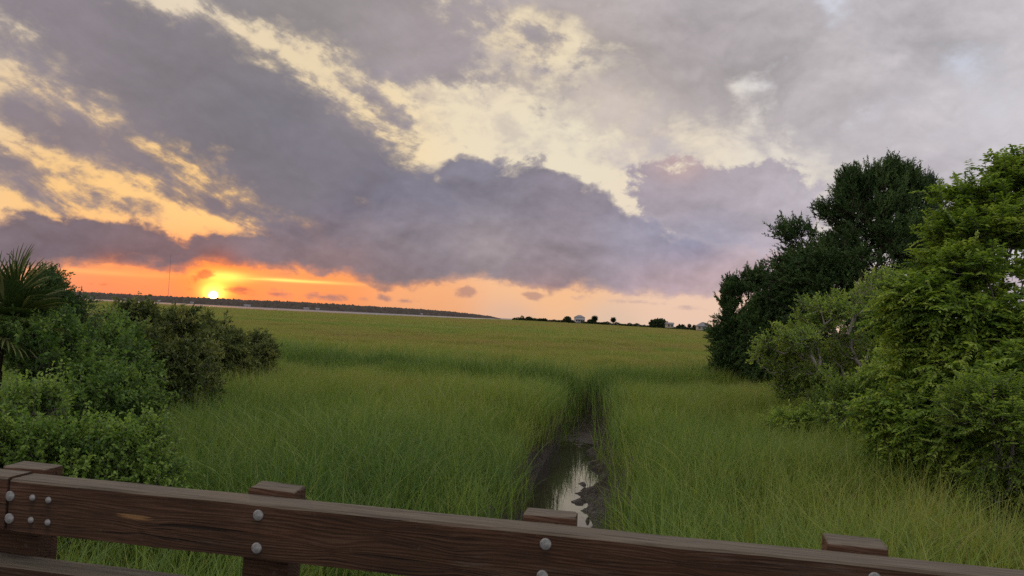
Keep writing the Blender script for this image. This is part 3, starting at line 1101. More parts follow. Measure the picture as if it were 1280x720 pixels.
def twiggy(g, pts, outw, nt, tl, nl, L, W, up=0.35, rnd=0.7, spread=0.0, style='alt', tone=0.0, cvar=0.22, droop=0.15):
    """twigs about each point, leaves along each twig"""
    n = len(pts)
    o = np.repeat(pts, nt, 0) + g.normal(0, spread, (n * nt, 3)) if spread else np.repeat(pts, nt, 0)
    d = np.repeat(outw, nt, 0) * 0.6 + np.array([0, 0, up]) + g.normal(0, rnd, (n * nt, 3))
    d = norm(d)
    ln = tl * g.uniform(0.55, 1.25, n * nt)
    cl = np.repeat(g.normal(0, cvar, n), nt)
    # every leaf
    N = n * nt * nl
    u = np.tile(np.linspace(0.12, 1.0, nl), n * nt) + g.normal(0, 0.03, N)
    ti = np.repeat(np.arange(n * nt), nl)
    td = d[ti]
    pos = o[ti] + td * (ln[ti] * u)[:, None]
    pos[:, 2] -= droop * ln[ti] * u ** 2
    if style == 'pinnate':
        s = norm(np.cross(td, np.array([0, 0, 1.0]) + g.normal(0, 0.25, (n * nt, 3))[ti]))
        sg = np.where(np.arange(N) % 2 == 0, 1.0, -1.0)[:, None]
        ld = s * sg * 0.9 + td * 0.55 + np.array([0, 0, -0.18]) + g.normal(0, 0.12, (N, 3))
        nr = np.array([0, 0, 1.0]) + g.normal(0, 0.36, (N, 3))
    elif style == 'needle':
        ld = td + g.normal(0, 0.45, (N, 3))
        nr = g.normal(0, 1, (N, 3))
        pos += g.normal(0, 0.012, (N, 3))
    else:
        ld = td * 0.5 + g.normal(0, 0.75, (N, 3)) + np.array([0, 0, 0.1])
        nr = np.array([0, 0, 0.9]) + g.normal(0, 0.55, (N, 3))
    sz = g.uniform(0.7, 1.25, N) * (1.05 - 0.3 * u)
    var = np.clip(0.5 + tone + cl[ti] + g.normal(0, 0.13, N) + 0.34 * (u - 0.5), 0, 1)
    tw0, tw1 = o, o + d * ln[:, None] + np.array([0, 0, -1.0]) * (droop * ln)[:, None]
    return leaves(pos, ld, nr, L * sz, W * sz, var), (tw0, tw1)


def plant(kind, label, cat, base, els, seed, nclus, lf, mats, r_tip=0.006, group=None, shell=0.5, parts=('trunk', 'crown'), upto=0.5, gapf=0.0, window=None, nsides=5):
    g = np.random.default_rng(seed)
    base = np.array(base, float)
    base[2] = float(marsh_z([base[0]], [base[1]])[0]) - 0.08
    pts, outw = sample_crown(els, int(nclus * 1.3), g, shell)
    pts = pts[(pts[:, 2] > base[2] + 0.12)]
    oo = np.asarray(outw)[:len(pts)]
    # gaps: drop clusters where a coarse noise is low
    q = fbm(pts[:, 0] * 1.1 + pts[:, 1] * 0.7 + seed, pts[:, 2] * 1.3 + pts[:, 1] * 0.4, 2)
    keep = q > np.quantile(q, 0.23 if gapf == 0 else gapf)
    if window:                            # an opening on the near side through which the limbs show
        d = pts - E
        wx = 640 + FPX * (d @ Rv) / (d @ Fv)
        wy = 360 - FPX * (d @ Uv) / (d @ Fv)
        keep &= ~((((wx - window[0]) / window[2]) ** 2 + ((wy - window[1]) / window[3]) ** 2 < 1) & (pts[:, 1] < window[4]))
    pts = pts[keep]
    cen = np.array([e[0] for e in els]).mean(0)
    outw = norm(pts - cen)
    root = empty(kind, base)
    tag(root, label, cat, group)
    p0, p1, r0, r1, _ = skeleton(base, pts, r_tip, g, upto)
    (v, f, var), tw = twiggy(g, pts, outw, **lf)
    k = np.arange(0, len(tw[0]), 1)
    p0 = np.vstack([p0, tw[0][k]])
    p1 = np.vstack([p1, tw[1][k]])
    r0 = np.concatenate([r0, np.full(len(k), r_tip * 0.6)])
    r1 = np.concatenate([r1, np.full(len(k), r_tip * 0.25)])
    tv, tf = tubes(p0 - base, p1 - base, r0, r1, 4 if len(p0) > 1500 else nsides)
    link(parts[0], np_mesh(parts[0], tv, tf, None, True), mats[0], root)
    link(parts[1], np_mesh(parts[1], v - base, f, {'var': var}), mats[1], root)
    return root


def E3(px, py, Y, rx, ry, rd, w=1.0):
    """ellipsoid seen at a pixel: radii rx, ry in photo pixels, rd metres in depth"""
    return (at(px, py, Y), (rx * Y / FPX, rd, ry * Y / FPX), w)


def gp(px, Y, z=GZ):
    p = at(px, 450, Y)
    p[2] = z
    return p


def build_right():
    cedar = dict(nt=8, tl=0.50, nl=24, L=0.12, W=0.04, up=0.85, rnd=0.5, style='needle', spread=0.10, droop=0.02, cvar=0.2)
    plant('cedar_tree', 'tall dark green cedar with ragged wide crown behind the lighter trees', 'tree', gp(1110, 28),
          [E3(1108, 330, 28, 92, 70, 2.4), E3(1108, 286, 28, 56, 40, 1.7), E3(1106, 254, 28, 26, 20, 1.0, 1.2), E3(1010, 350, 28, 46, 36, 1.3, 1.4), E3(1078, 240, 28, 6, 16, 0.4, 4), E3(1114, 222, 28, 6, 15, 0.4, 5), E3(1140, 240, 28, 6, 16, 0.4, 5), E3(1060, 250, 28, 10, 14, 0.5, 3), E3(1130, 228, 28, 7, 13, 0.5, 3), E3(1064, 230, 28, 7, 12, 0.5, 4), E3(1094, 228, 28, 7, 13, 0.5, 3), E3(1150, 250, 28, 22, 14, 0.7, 2),
           E3(1156, 240, 28, 10, 8, 0.5, 3), E3(1020, 305, 28, 40, 20, 1.2, 1.6), E3(992, 292, 28, 16, 9, 0.5, 2.5), E3(1040, 268, 28, 20, 12, 0.8, 2), E3(1050, 410, 28, 80, 70, 2.0, 1.2), E3(1180, 360, 29, 60, 80, 2.0), E3(1045, 345, 28, 50, 40, 1.4, 1.3), E3(1150, 300, 28, 40, 40, 1.2, 1.2)],
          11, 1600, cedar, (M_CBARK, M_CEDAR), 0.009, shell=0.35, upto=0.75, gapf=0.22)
    c2 = dict(cedar, tl=0.36, nt=8)
    plant('cedar_tree', 'dark cedar at the left end of the right hand thicket, beside the open marsh', 'tree', gp(928, 31),
          [E3(922, 430, 31, 30, 50, 1.1), E3(930, 385, 31, 22, 34, 0.9), E3(915, 372, 31, 12, 20, 0.5, 2), E3(945, 362, 31, 12, 22, 0.5, 2), E3(905, 440, 31, 14, 36, 0.6)], 12, 400, c2, (M_CBARK, M_CEDAR), 0.008, shell=0.3, upto=0.7)
    plant('cedar_tree', 'pointed dark cedar between the end cedar and the tall ragged cedar', 'tree', gp(978, 29),
          [E3(978, 420, 29, 36, 54, 1.2), E3(966, 372, 29, 14, 30, 0.6, 2), E3(985, 356, 29, 12, 26, 0.6, 2), E3(1006, 366, 29, 16, 30, 0.7, 1.6), E3(950, 430, 29, 20, 50, 0.8)], 13, 420, c2, (M_CBARK, M_CEDAR), 0.008, shell=0.3, upto=0.7)
    bush = dict(nt=8, tl=0.30, nl=12, L=0.088, W=0.042, up=0.5, rnd=0.55, spread=0.06, cvar=0.27, droop=0.05)
    plant('wax_myrtle', 'mid green bush with bare grey limbs showing, in front of the tall cedar', 'bush', gp(1085, 18.9),
          [E3(1062, 400, 19.5, 44, 24, 0.9), E3(1110, 378, 19.8, 38, 26, 0.9), E3(998, 452, 19, 56, 38, 1.1), E3(1040, 395, 19.4, 36, 22, 0.8), E3(985, 480, 19, 40, 24, 0.9), E3(1050, 470, 19.4, 50, 50, 1.1), E3(1120, 440, 19.4, 60, 50, 1.2), E3(1080, 425, 19.2, 40, 24, 0.9, 1.3), E3(1145, 400, 19.6, 30, 34, 0.9), E3(1010, 430, 19.3, 36, 18, 0.8), E3(1100, 352, 20, 14, 8, 0.4, 2)],
          14, 950, bush, (M_LIMB, M_MIDL), 0.0095, shell=0.7, upto=0.4, gapf=0.34, window=(1082, 440, 58, 48, 19.9))
    plant('wax_myrtle', 'low mid green bush on the grass at the foot of the limbed bush', 'bush', gp(1030, 16.5),
          [E3(1020, 530, 16.5, 44, 34, 0.8), E3(1070, 520, 16.5, 50, 46, 0.9), E3(992, 530, 16.3, 20, 14, 0.4, 1.5), E3(1110, 500, 16.5, 40, 50, 0.8)], 15, 400, dict(bush, tone=-0.08), (M_BARK, M_MIDL), 0.005, shell=0.5)
    pin = dict(nt=7, tl=0.36, nl=16, L=0.10, W=0.048, up=0.18, rnd=0.45, spread=0.08, style='pinnate', droop=0.22, cvar=0.24)
    plant('honey_locust', 'large yellow green feathery tree filling the right edge of the view', 'tree', gp(1340, 12.5),
          [E3(1262, 215, 12.5, 22, 12, 0.4, 1.3), E3(1212, 246, 12.5, 36, 7, 0.4, 1.2), E3(1284, 240, 12.5, 28, 14, 0.5, 1.0), E3(1240, 268, 12.5, 36, 10, 0.5, 1.0), E3(1215, 292, 12.3, 40, 20, 0.7, 1.1), E3(1290, 300, 12.5, 34, 14, 0.6, 0.6), E3(1195, 340, 12.2, 34, 22, 0.7, 1.3), E3(1150, 375, 12, 24, 18, 0.5, 1.3), E3(1255, 300, 12.4, 30, 16, 0.6, 0.9), E3(1112, 515, 11.6, 30, 18, 0.5, 1.3), E3(1295, 340, 12.3, 30, 26, 0.8, 1.0), E3(1270, 300, 12.6, 30, 20, 0.7, 0.9), E3(1275, 345, 12.2, 34, 16, 0.7, 0.9), E3(1180, 400, 12, 56, 36, 0.9), E3(1265, 405, 12, 60, 44, 1.2), E3(1345, 400, 12.4, 60, 90, 1.2, 0.6),
           E3(1170, 465, 11.6, 44, 34, 0.8), E3(1235, 470, 11.4, 60, 44, 1.1), E3(1300, 490, 11, 60, 60, 1.2), E3(1145, 535, 11.4, 42, 28, 0.7), E3(1205, 550, 11.1, 54, 40, 0.9), E3(1275, 580, 10.7, 54, 46, 0.9), E3(1160, 430, 11.8, 24, 18, 0.5, 1.3)],
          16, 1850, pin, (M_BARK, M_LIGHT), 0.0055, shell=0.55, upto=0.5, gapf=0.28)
    plant('young_locust', 'small yellow green feathery sapling low beside the large feathery tree', 'tree', gp(1250, 9.6),
          [E3(1262, 610, 9.6, 44, 40, 0.6), E3(1225, 520, 9.8, 34, 16, 0.5, 1.4), E3(1235, 495, 9.8, 30, 14, 0.4, 1.2), E3(1200, 600, 9.6, 26, 16, 0.4), E3(1280, 540, 9.6, 40, 34, 0.6)], 17, 260, dict(pin, tl=0.28, L=0.06, W=0.026), (M_BARK, M_LIGHT), 0.005, shell=0.4, upto=0.6)


def build_left():
    sh = dict(nt=7, tl=0.32, nl=13, L=0.072, W=0.042, up=0.95, rnd=0.45, spread=0.05, cvar=0.27, droop=0.03)
    ol = dict(nt=8, tl=0.30, nl=12, L=0.115, W=0.046, up=0.35, rnd=0.6, spread=0.07, cvar=0.3, droop=0.2)
    plant('olive_shrub', 'wide olive brown shrub sloping down to the grass, farther along the left bank', 'shrub', gp(285, 22),
          [E3(265, 432, 22, 50, 26, 1.4), E3(228, 428, 20, 40, 22, 1.2), E3(215, 410, 19, 24, 14, 0.8), E3(300, 440, 22.5, 36, 22, 1.1), E3(322, 436, 23, 18, 16, 0.7), E3(245, 460, 21, 60, 34, 1.4), E3(268, 403, 22, 8, 10, 0.4, 2), E3(310, 470, 22, 26, 22, 0.9)], 21, 620, ol, (M_BARK, M_OLIVE), 0.006, shell=0.45)
    plant('olive_shrub', 'dark olive shrub with two upright sprigs, between the green shrub and the brown one', 'shrub', gp(170, 16),
          [E3(160, 425, 16, 54, 20, 1.0), E3(172, 400, 16, 12, 16, 0.4, 2), E3(226, 408, 16.5, 9, 12, 0.3, 2), E3(200, 450, 15.8, 60, 34, 1.2), E3(170, 490, 15.2, 50, 36, 1.0), E3(225, 490, 15.6, 40, 34, 0.9), E3(120, 415, 15.8, 30, 16, 0.7)], 22, 700, dict(ol, tone=-0.05), (M_BARK, M_OLIVE), 0.006, shell=0.45)
    plant('bay_shrub', 'green leafy shrub in the middle of the left hand thicket below the fan palm', 'shrub', gp(70, 10.5),
          [E3(90, 430, 10.5, 40, 22, 0.7), E3(60, 470, 10.3, 60, 40, 0.9), E3(120, 480, 10.3, 50, 44, 0.9), E3(12, 450, 9.0, 44, 34, 0.5), E3(130, 430, 11, 34, 20, 0.6), E3(105, 500, 9.0, 50, 30, 0.6), E3(10, 520, 10, 40, 50, 0.8), E3(150, 520, 10.2, 34, 30, 0.6)], 23, 560, sh, (M_BARK, M_SHRUB), 0.005, shell=0.55, gapf=0.36)
    plant('bay_shrub', 'bright green round leaved shrub just behind the leftmost rail post', 'shrub', gp(50, 7.4),
          [E3(30, 545, 7.4, 50, 36, 0.5), E3(80, 560, 7.4, 46, 36, 0.5), E3(125, 575, 7.4, 40, 26, 0.4), E3(50, 520, 7.5, 20, 22, 0.3, 1.6), E3(95, 530, 7.5, 20, 22, 0.3, 1.5), E3(20, 620, 7.2, 60, 40, 0.5), E3(90, 630, 7.2, 60, 40, 0.5)], 24, 420, dict(sh, L=0.052, W=0.036, tl=0.30, spread=0.04), (M_BARK, M_BRIGHT), 0.004, shell=0.55, gapf=0.36)
    plant('bay_shrub', 'small light green sprig shrub between the first two rail posts', 'shrub', gp(165, 7.6),
          [E3(165, 595, 7.6, 34, 20, 0.4), E3(140, 600, 7.4, 26, 26, 0.4), E3(180, 565, 7.7, 20, 20, 0.3), E3(190, 615, 7.5, 26, 20, 0.3)], 25, 150, dict(sh, L=0.048, W=0.034, tl=0.30, spread=0.04), (M_BARK, M_BRIGHT), 0.004, shell=0.4)
    plant('cedar_shrub', 'dark needled shrub behind the fan palm against the orange sky', 'shrub', gp(45, 12.5),
          [E3(48, 378, 12.5, 26, 18, 0.6), E3(30, 385, 12.5, 36, 34, 0.7), E3(80, 388, 12.6, 16, 14, 0.4), E3(60, 356, 12.5, 9, 8, 0.3), E3(8, 352, 12.6, 34, 16, 0.7), E3(60, 420, 12.3, 40, 26, 0.7)], 26, 330,
          dict(nt=8, tl=0.24, nl=16, L=0.065, W=0.024, up=0.45, rnd=0.6, style='needle', spread=0.07, droop=0.02, cvar=0.2), (M_CBARK, M_CEDAR), 0.005, shell=0.35)
    fan_palm()


def fan_palm():
    g = np.random.default_rng(31)
    b = gp(-12, 9.2)
    b[2] = GZ - 0.05
    root = tag(empty('fan_palm', b), 'fan palm with stiff split fronds at the left edge of the view', 'palm tree')
    hub = at(-8, 405, 9.2)
    h = hub - b
    zs = np.linspace(0, 1, 9)
    pc = np.array([h * z for z in zs]) + g.normal(0, 0.012, (9, 3))
    v, f = tubes(pc[:-1], pc[1:], np.linspace(0.16, 0.13, 8) * g.uniform(0.92, 1.1, 8), np.linspace(0.16, 0.13, 8), 12)
    link('trunk', np_mesh('trunk', v, f, None, True), M_CBARK, root)
    # each frond: stalk and a fan of folded segments; direction (right, ahead, up), stalk length, fan radius
    fr = [((0.55, 0.1, 0.95), 0.45, 0.62, 0.1), ((0.25, 0.2, 1.0), 0.5, 0.62, 0.2), ((-0.2, 0.1, 1.0), 0.5, 0.6, 0.2), ((0.9, -0.05, 0.42), 0.35, 0.60, 0.35), ((1.0, 0.1, 0.02), 0.3, 0.58, 0.6),
          ((0.8, -0.5, -0.25), 0.4, 0.6, 0.7), ((0.55, -0.8, 0.35), 0.4, 0.55, 0.5), ((-0.6, -0.4, 0.5), 0.5, 0.6, 0.4), ((-0.9, 0.2, 0.3), 0.5, 0.6, 0.4), ((0.3, 0.8, 0.6), 0.5, 0.6, 0.3), ((0.2, -0.9, -0.3), 0.45, 0.55, 0.8), ((-0.3, -0.8, 0.7), 0.5, 0.55, 0.4),
          ((0.75, 0.35, 0.7), 0.45, 0.62, 0.25), ((0.45, -0.3, 0.75), 0.4, 0.6, 0.2)]
    for k, (d, sl, fr_r, var) in enumerate(fr):
        d = norm(np.array(d, float))
        p0 = h + g.normal(0, 0.03, 3)
        p1 = p0 + d * sl
        side = norm(np.cross(d, np.array([0.1, 0.15, 1.0])))
        nn = np.cross(side, d)
        ns = 26
        an = np.linspace(-1.75, 1.75, ns)
        L = fr_r * (0.72 + 0.28 * np.cos(an * 0.7)) * g.uniform(0.88, 1.06, ns)
        sd_ = d[None, :] * np.cos(an)[:, None] + side[None, :] * np.sin(an)[:, None] + nn[None, :] * (0.22 * np.abs(np.sin(an)))[:, None]
        sd_ = norm(sd_)
        wv = norm(np.cross(sd_, nn[None, :] + 0.001))
        V, F, A = [], [], []
        tone = np.clip(0.45 + g.normal(0, 0.14) + g.normal(0, 0.1, ns), 0, 1)
        tone[g.random(ns) < 0.08] = 0.98
        for i in range(ns):
            bi = len(V)
            w_ = 0.017 * (fr_r / 0.6)
            dr = -0.16 * L[i] * (1 - abs(d[2]) * 0.4)
            for u, ww, dz_ in ((0.0, 0.25, 0), (0.45, 1.0, 0.25 * dr), (0.78, 0.62, 0.6 * dr), (1.0, 0.05, 1.25 * dr)):
                c_ = p1 + sd_[i] * L[i] * u + np.array([0, 0, dz_])
                V += [c_ - wv[i] * w_ * ww + nn * w_ * 0.6 * ww, c_ - nn * w_ * 0.1, c_ + wv[i] * w_ * ww + nn * w_ * 0.6 * ww]
                A += [tone[i]] * 3
            for s in range(3):
                q = bi + 3 * s
                F += [(q, q + 1, q + 4, q + 3), (q + 1, q + 2, q + 5, q + 4)]
        tv, tf = tubes([p0], [p1 + d * 0.1], [0.014], [0.009], 6)
        off = len(V)
        V = np.vstack([np.array(V), tv])
        F = np.vstack([np.array(F), tf + off])
        link('frond', np_mesh('frond', V, F, {'var': np.concatenate([A, np.full(len(tv), 0.7)])}), M_PALM, root)


# ------------------------------------------------------------------ railing
def box_bm(bm, cx, cy, cz, sx, sy, sz, bev=0.0, cuts=0):
    import bmesh
    r = bmesh.ops.create_cube(bm, size=1.0)
    vs_ = r['verts']
    for v in vs_:
        v.co = Vector((cx + v.co.x * sx, cy + v.co.y * sy, cz + v.co.z * sz))
    if bev:
        es = list({e for v in vs_ for e in v.link_edges})
        bmesh.ops.bevel(bm, geom=es, offset=bev, segments=2, affect='EDGES', profile=0.6)
    return vs_


def bm_obj(name, bm, m, parent=None, smooth=False):
    me = bpy.data.meshes.new(name)
    bm.to_mesh(me)
    bm.free()
    if smooth:
        for p in me.polygons:
            p.use_smooth = True
    return link(name, me, m, parent)


def build_railing():
    import bmesh
    zt = EYE - 0.53
    A = on_z(40, 601, zt)
    B = on_z(1180, 716, zt)
    ax = norm((B - A) * [1, 1, 0])
    ang = math.atan2(ax[1], ax[0])
    back = np.array([-ax[1], ax[0], 0])
    H, TH, PW, PD = 0.145, 0.09, 0.14, 0.08
    o0 = A.copy()
    root = tag(empty('wooden_railing', (o0[0], o0[1], zt), ang), 'dark brown timber railing of the bridge with round grey bolts, in the foreground', 'railing')

    def along(px, py, dback):
        """distance along the rail of the point seen at a pixel, on the plane dback behind the front face"""
        d = ray(px, py)
        p = o0 + back * dback
        k = np.dot(p - E, back) / np.dot(d, back)
        q = E + d * k
        return float(np.dot(q - o0, ax)), float(q[2] - zt)
    joint = along(9, 640, 0)[0]
    bolts = [(13, 620, 1), (12, 648, 1), (41, 622, 0), (61, 625, 0), (39, 650, 0), (60, 653, 0), (323, 644, 1), (321, 685, 1), (682, 680, 1), (678, 720, 1), (1093, 723, 1)]
    bl = [along(a, b, 0) + (s,) for a, b, s in bolts]
    knot_px = [(177, 664), (1145 // 2 + 0, 712), (415, 690), (570, 695), (850, 705), (480, 665)]
    kn = [along(a, b, 0) for a, b in knot_px]

    def beam(name, x0, x1, z1, th, hh, y0, m, seed):
        bm = bmesh.new()
        n = 60
        g = np.random.default_rng(seed)
        sec = [(0, -hh), (0.0, -0.006), (0.006, 0), (th - 0.006, 0), (th, -0.006), (th, -hh)]
        rows = []
        for i in range(n + 1):
            u = i / n
            xx = x0 + (x1 - x0) * u
            wb = (float(fbm(np.array([xx * 3.0 + seed]), np.array([1.5]), 3)[0]) - 0.5) * 0.006
            wc = (float(fbm(np.array([xx * 9.0 + seed]), np.array([7.5]), 3)[0]) - 0.5) * 0.005
            row = []
            for j, (yy, zz) in enumerate(sec):
                row.append(bm.verts.new((xx, y0 + yy + (wc if j in (1, 2) else 0), z1 + zz + wb + (wc if j == 1 else 0))))
            rows.append(row)
        for a_, b_ in zip(rows[:-1], rows[1:]):
            for j in range(6):
                bm.faces.new((a_[j], b_[j], b_[(j + 1) % 6], a_[(j + 1) % 6]))
        bm.faces.new(rows[0])
        bm.faces.new(list(reversed(rows[-1])))
        bmesh.ops.recalc_face_normals(bm, faces=bm.faces)
        return bm_obj(name, bm, m, root)
    W_TOP = wood_mat('stained rail timber', [(x, z, 0.016) for x, z in kn], 1.12, bl)
    W_LOW = wood_mat('stained lower rail timber', [(0.5, -0.4, 0.01)])
    W_POST = wood_mat('stained post timber', [(0.02, -0.02, 0.012)], 1.15)
    tr = beam('top_rail', joint + 0.003, joint + 4.6, 0.0, TH, H, 0.0, W_TOP, 1)
    tl = beam('top_rail', joint - 1.6, joint - 0.003, 0.004, TH, H, -0.004, W_TOP, 5)
    beam('lower_rail', joint - 1.6, joint + 4.6, -0.246, TH, H, 0.004, W_LOW, 9)

    M_BOLT = simple('galvanised bolt', (0.21, 0.205, 0.20), 0.6, 0.45, 130.0, 0.3, 0.0012)

    def bolt_mesh(rb):
        prof = [(rb * 1.0, 0.0), (rb * 1.0, 0.0016), (rb * 0.95, 0.0026), (rb * 0.78, 0.0040), (rb * 0.45, 0.0050), (0.0005, 0.0053)]
        n = 20
        v, f = [], []
        for r_, h_ in prof:
            for k in range(n):
                a_ = 2 * math.pi * k / n
                v.append((r_ * math.cos(a_), -h_, r_ * math.sin(a_)))
        for i in range(len(prof) - 1):
            for k in range(n):
                f.append((i * n + k, i * n + (k + 1) % n, (i + 1) * n + (k + 1) % n, (i + 1) * n + k))
        me = np_mesh('bolt', v, f, None, True)
        me.materials.append(M_BOLT)
        return me
    big, small = bolt_mesh(0.0148), bolt_mesh(0.0092)
    for s, zc, k in bl:
        o = bpy.data.objects.new('bolt', big if k else small)
        COL.objects.link(o)
        o.parent = tr
        o.location = (s, -0.0005, zc)
    # posts
    posts = [((46, 690), 0.010, 1), ((362, 705), 0.015, 1), ((719, 660), 0.016, 1), ((1112, 700), 0.019, 1)]
    for k, ((px, py), up, _) in enumerate(posts):
        s1, _z = along(px, py, TH + 0.002)
        bm = bmesh.new()
        hgt = zt + up + 0.4
        vs_ = box_bm(bm, 0, 0, -hgt / 2, PW, PD, hgt, 0.006)
        g = np.random.default_rng(50 + k)
        for v in bm.verts:
            if v.co.z > -0.1:
                v.co.z += g.normal(0, 0.002)
        po = bm_obj('post', bm, W_POST, root)
        po.location = (s1 - PW / 2, TH + 0.003 + PD / 2, up)
        po.rotation_euler = (R(g.normal(0, 0.4)), R(g.normal(0, 0.5)), R(g.normal(0, 1.2)))
    return root


# ------------------------------------------------------------------ far things
def far_wood():
    """wooded far bank: bumpy canopy on low land, tapering to a point at the right"""
    px = np.linspace(-420, 628, 1400)
    Y = np.interp(px, [-420, 100, 350, 560, 628], [2300, 2100, 2000, 2250, 2500])
    az = np.arctan((px - 640) / FPX)
    dirs = np.stack([np.tan(az), np.ones_like(az)], 1)
    hgt = np.interp(px, [-420, 60, 150, 280, 420, 520, 580, 615, 628], [21, 21, 20, 21, 22, 20, 16, 9, 2])
    g = np.random.default_rng(5)
    cols = 14
    uu = np.linspace(0, 1, cols)
    V = np.zeros((len(px), cols, 3))
    s = px * 2.2
    for j, u in enumerate(uu):
        rad = Y + u * 160
        prof = min(1.0, (u * 6) ** 0.6) if u < 0.9 else 0.3
        bump = 0.42 + 0.75 * fbm(s * 0.13 + j * 1.7, np.full_like(s, j * 0.9), 4, 0.6) + 0.03 * g.normal(0, 1, len(px))
        z = -0.4 + hgt * prof * bump
        if j == 0:
            z[:] = -1.0
        V[:, j, 0] = dirs[:, 0] * rad
        V[:, j, 1] = dirs[:, 1] * rad
        V[:, j, 2] = z
    me = np_mesh('far_shore_wood', V.reshape(-1, 3), grid_faces(len(px), cols), None, False)
    m, t, out = mat('far wood')
    gq = X(t, t.nodes.new('ShaderNodeNewGeometry').outputs['Position'])
    n = noise(t, gq, 0.12, 5, 0.65)
    principled(t, out, n.ramp([(0.3, (0.042, 0.034, 0.028)), (0.7, (0.095, 0.074, 0.060))]), 0.95, 0.05)
    o = link('far_shore_wood', me, m)
    tag(o, 'dark wooded far bank along the river, tapering to a point', kind='stuff')


M_WALL = simple('white clapboard', (0.38, 0.36, 0.37), 0.7, 0.08, 0.6)
M_ROOF = simple('grey shingle roof', (0.16, 0.15, 0.16), 0.8, 0.15, 1.0)
M_PALE = simple('pale weathered clapboard', (0.34, 0.31, 0.30), 0.8, 0.1, 0.6)
M_TAN = simple('tan clapboard', (0.28, 0.25, 0.21), 0.7, 0.1, 0.6)
M_GLASS = simple('dark window glass', (0.05, 0.06, 0.08), 0.15, 0.1)
M_STEEL = simple('grey painted steel', (0.22, 0.2, 0.2), 0.6, 0.1)
M_PILE = simple('weathered piling', (0.12, 0.10, 0.085), 0.85, 0.2, 2.0)


def gable(name, w_, d_, h_, rh, m_wall, m_roof, label, loc, rz=0.0, group=None, wins=3, hip=False, stilts=0.0, porch=False):
    import bmesh
    root = tag(empty(name, loc, rz), label, 'house', group)
    bm = bmesh.new()
    box_bm(bm, 0, 0, stilts + h_ / 2, w_, d_, h_)
    bm_obj('wall', bm, m_wall, root)
    bm = bmesh.new()
    z0, e = stilts + h_ + 0.02, 0.6
    hw, hd = w_ / 2 + e, d_ / 2 + e
    rx = hw - (hd * 0.9 if hip else 0.0)
    v = [bm.verts.new(q) for q in ((-hw, -hd, z0), (hw, -hd, z0), (hw, hd, z0), (-hw, hd, z0), (-rx, 0, z0 + rh), (rx, 0, z0 + rh))]
    for f in ((0, 1, 5, 4), (2, 3, 4, 5), (1, 2, 5), (3, 0, 4), (3, 2, 1, 0)):
        bm.faces.new([v[i] for i in f])
    bm_obj('roof', bm, m_roof, root)
    for i in range(wins):
        for lv in range(max(1, int(h_ // 3))):
            bm = bmesh.new()
            x_ = -w_ / 2 + w_ * (i + 0.5) / wins
            box_bm(bm, x_, -d_ / 2 - 0.02, stilts + 1.6 + lv * 3.0, min(1.3, w_ / wins * 0.5), 0.1, 1.4)
            bm_obj('window', bm, M_GLASS, root)
    if stilts:
        for sx in (-1, -0.33, 0.33, 1):
            for sy in (-1, 1):
                bm = bmesh.new()
                box_bm(bm, sx * (w_ / 2 - 0.3), sy * (d_ / 2 - 0.3), stilts / 2 - 0.3, 0.35, 0.35, stilts + 0.6)
                bm_obj('piling', bm, M_PILE, root)
    if porch:
        bm = bmesh.new()
        box_bm(bm, 0, -d_ / 2 - 1.3, stilts + 2.9, w_ + 0.8, 2.6, 0.18)
        bm_obj('porch_roof', bm, m_roof, root)
        bm = bmesh.new()
        box_bm(bm, 0, -d_ / 2 - 1.3, stilts - 0.1, w_ + 0.8, 2.6, 0.2)
        bm_obj('porch_floor', bm, m_wall, root)
    return root


def far_tree(kind, label, cat, px, Y, wpx, hpx, seed, group=None, palm=False, trunk_px=0.0):
    """a small distant tree: crown of a few hundred leaf clumps"""
    g = np.random.default_rng(seed)
    b = gp(px, Y, 1.25)
    root = tag(empty(kind, b), label, cat, group)
    sc = Y / FPX
    wm, hm, tm = wpx * sc, hpx * sc, trunk_px * sc
    n = int(150 + 40 * wpx)
    u = norm(g.normal(0, 1, (n, 3)))
    rr = g.uniform(0.25, 1, n) ** 0.5 * (0.75 + 0.45 * fbm(np.arctan2(u[:, 0], u[:, 1]) * 1.6 + seed, u[:, 2] * 2.2, 2))
    c = np.array([0, 0, tm + (hm - tm) * 0.5])
    pos = c + u * rr[:, None] * np.array([wm / 2, wm / 2, (hm - tm) / 2])
    if palm:
        d = norm(u + [0, 0, -0.1])
        pos = c + u * np.array([0.3, 0.3, 0.3])
        L = np.full(n, wm * 0.5) * g.uniform(0.7, 1.15, n)
        W = L * 0.16
    else:
        d = norm(u + g.normal(0, 0.7, (n, 3)))
        L = g.uniform(0.5, 1.1, n) * wm * 0.2
        W = L * 0.7
    v, f, var = leaves(pos, d, g.normal(0, 1, (n, 3)), L, W, np.clip(g.normal(0.4, 0.2, n), 0, 1))
    v[:, 2] = np.maximum(v[:, 2], 0.05)
    tv, tf = tubes([(0, 0, -0.4), (0.1, 0, c[2] * 0.5)], [(0.1, 0, c[2] * 0.5), (0, 0, c[2])], [0.28, 0.24], [0.24, 0.18], 6)
    link('trunk', np_mesh('trunk', tv, tf, None, True), M_CBARK, root)
    link('crown', np_mesh('crown', v, f, {'var': var}), M_FAR, root)
    return root


def island_Y(px):
    return float(np.interp(px, [630, 700, 740, 790, 825, 880, 960], [900, 860, 800, 680, 580, 470, 420]))


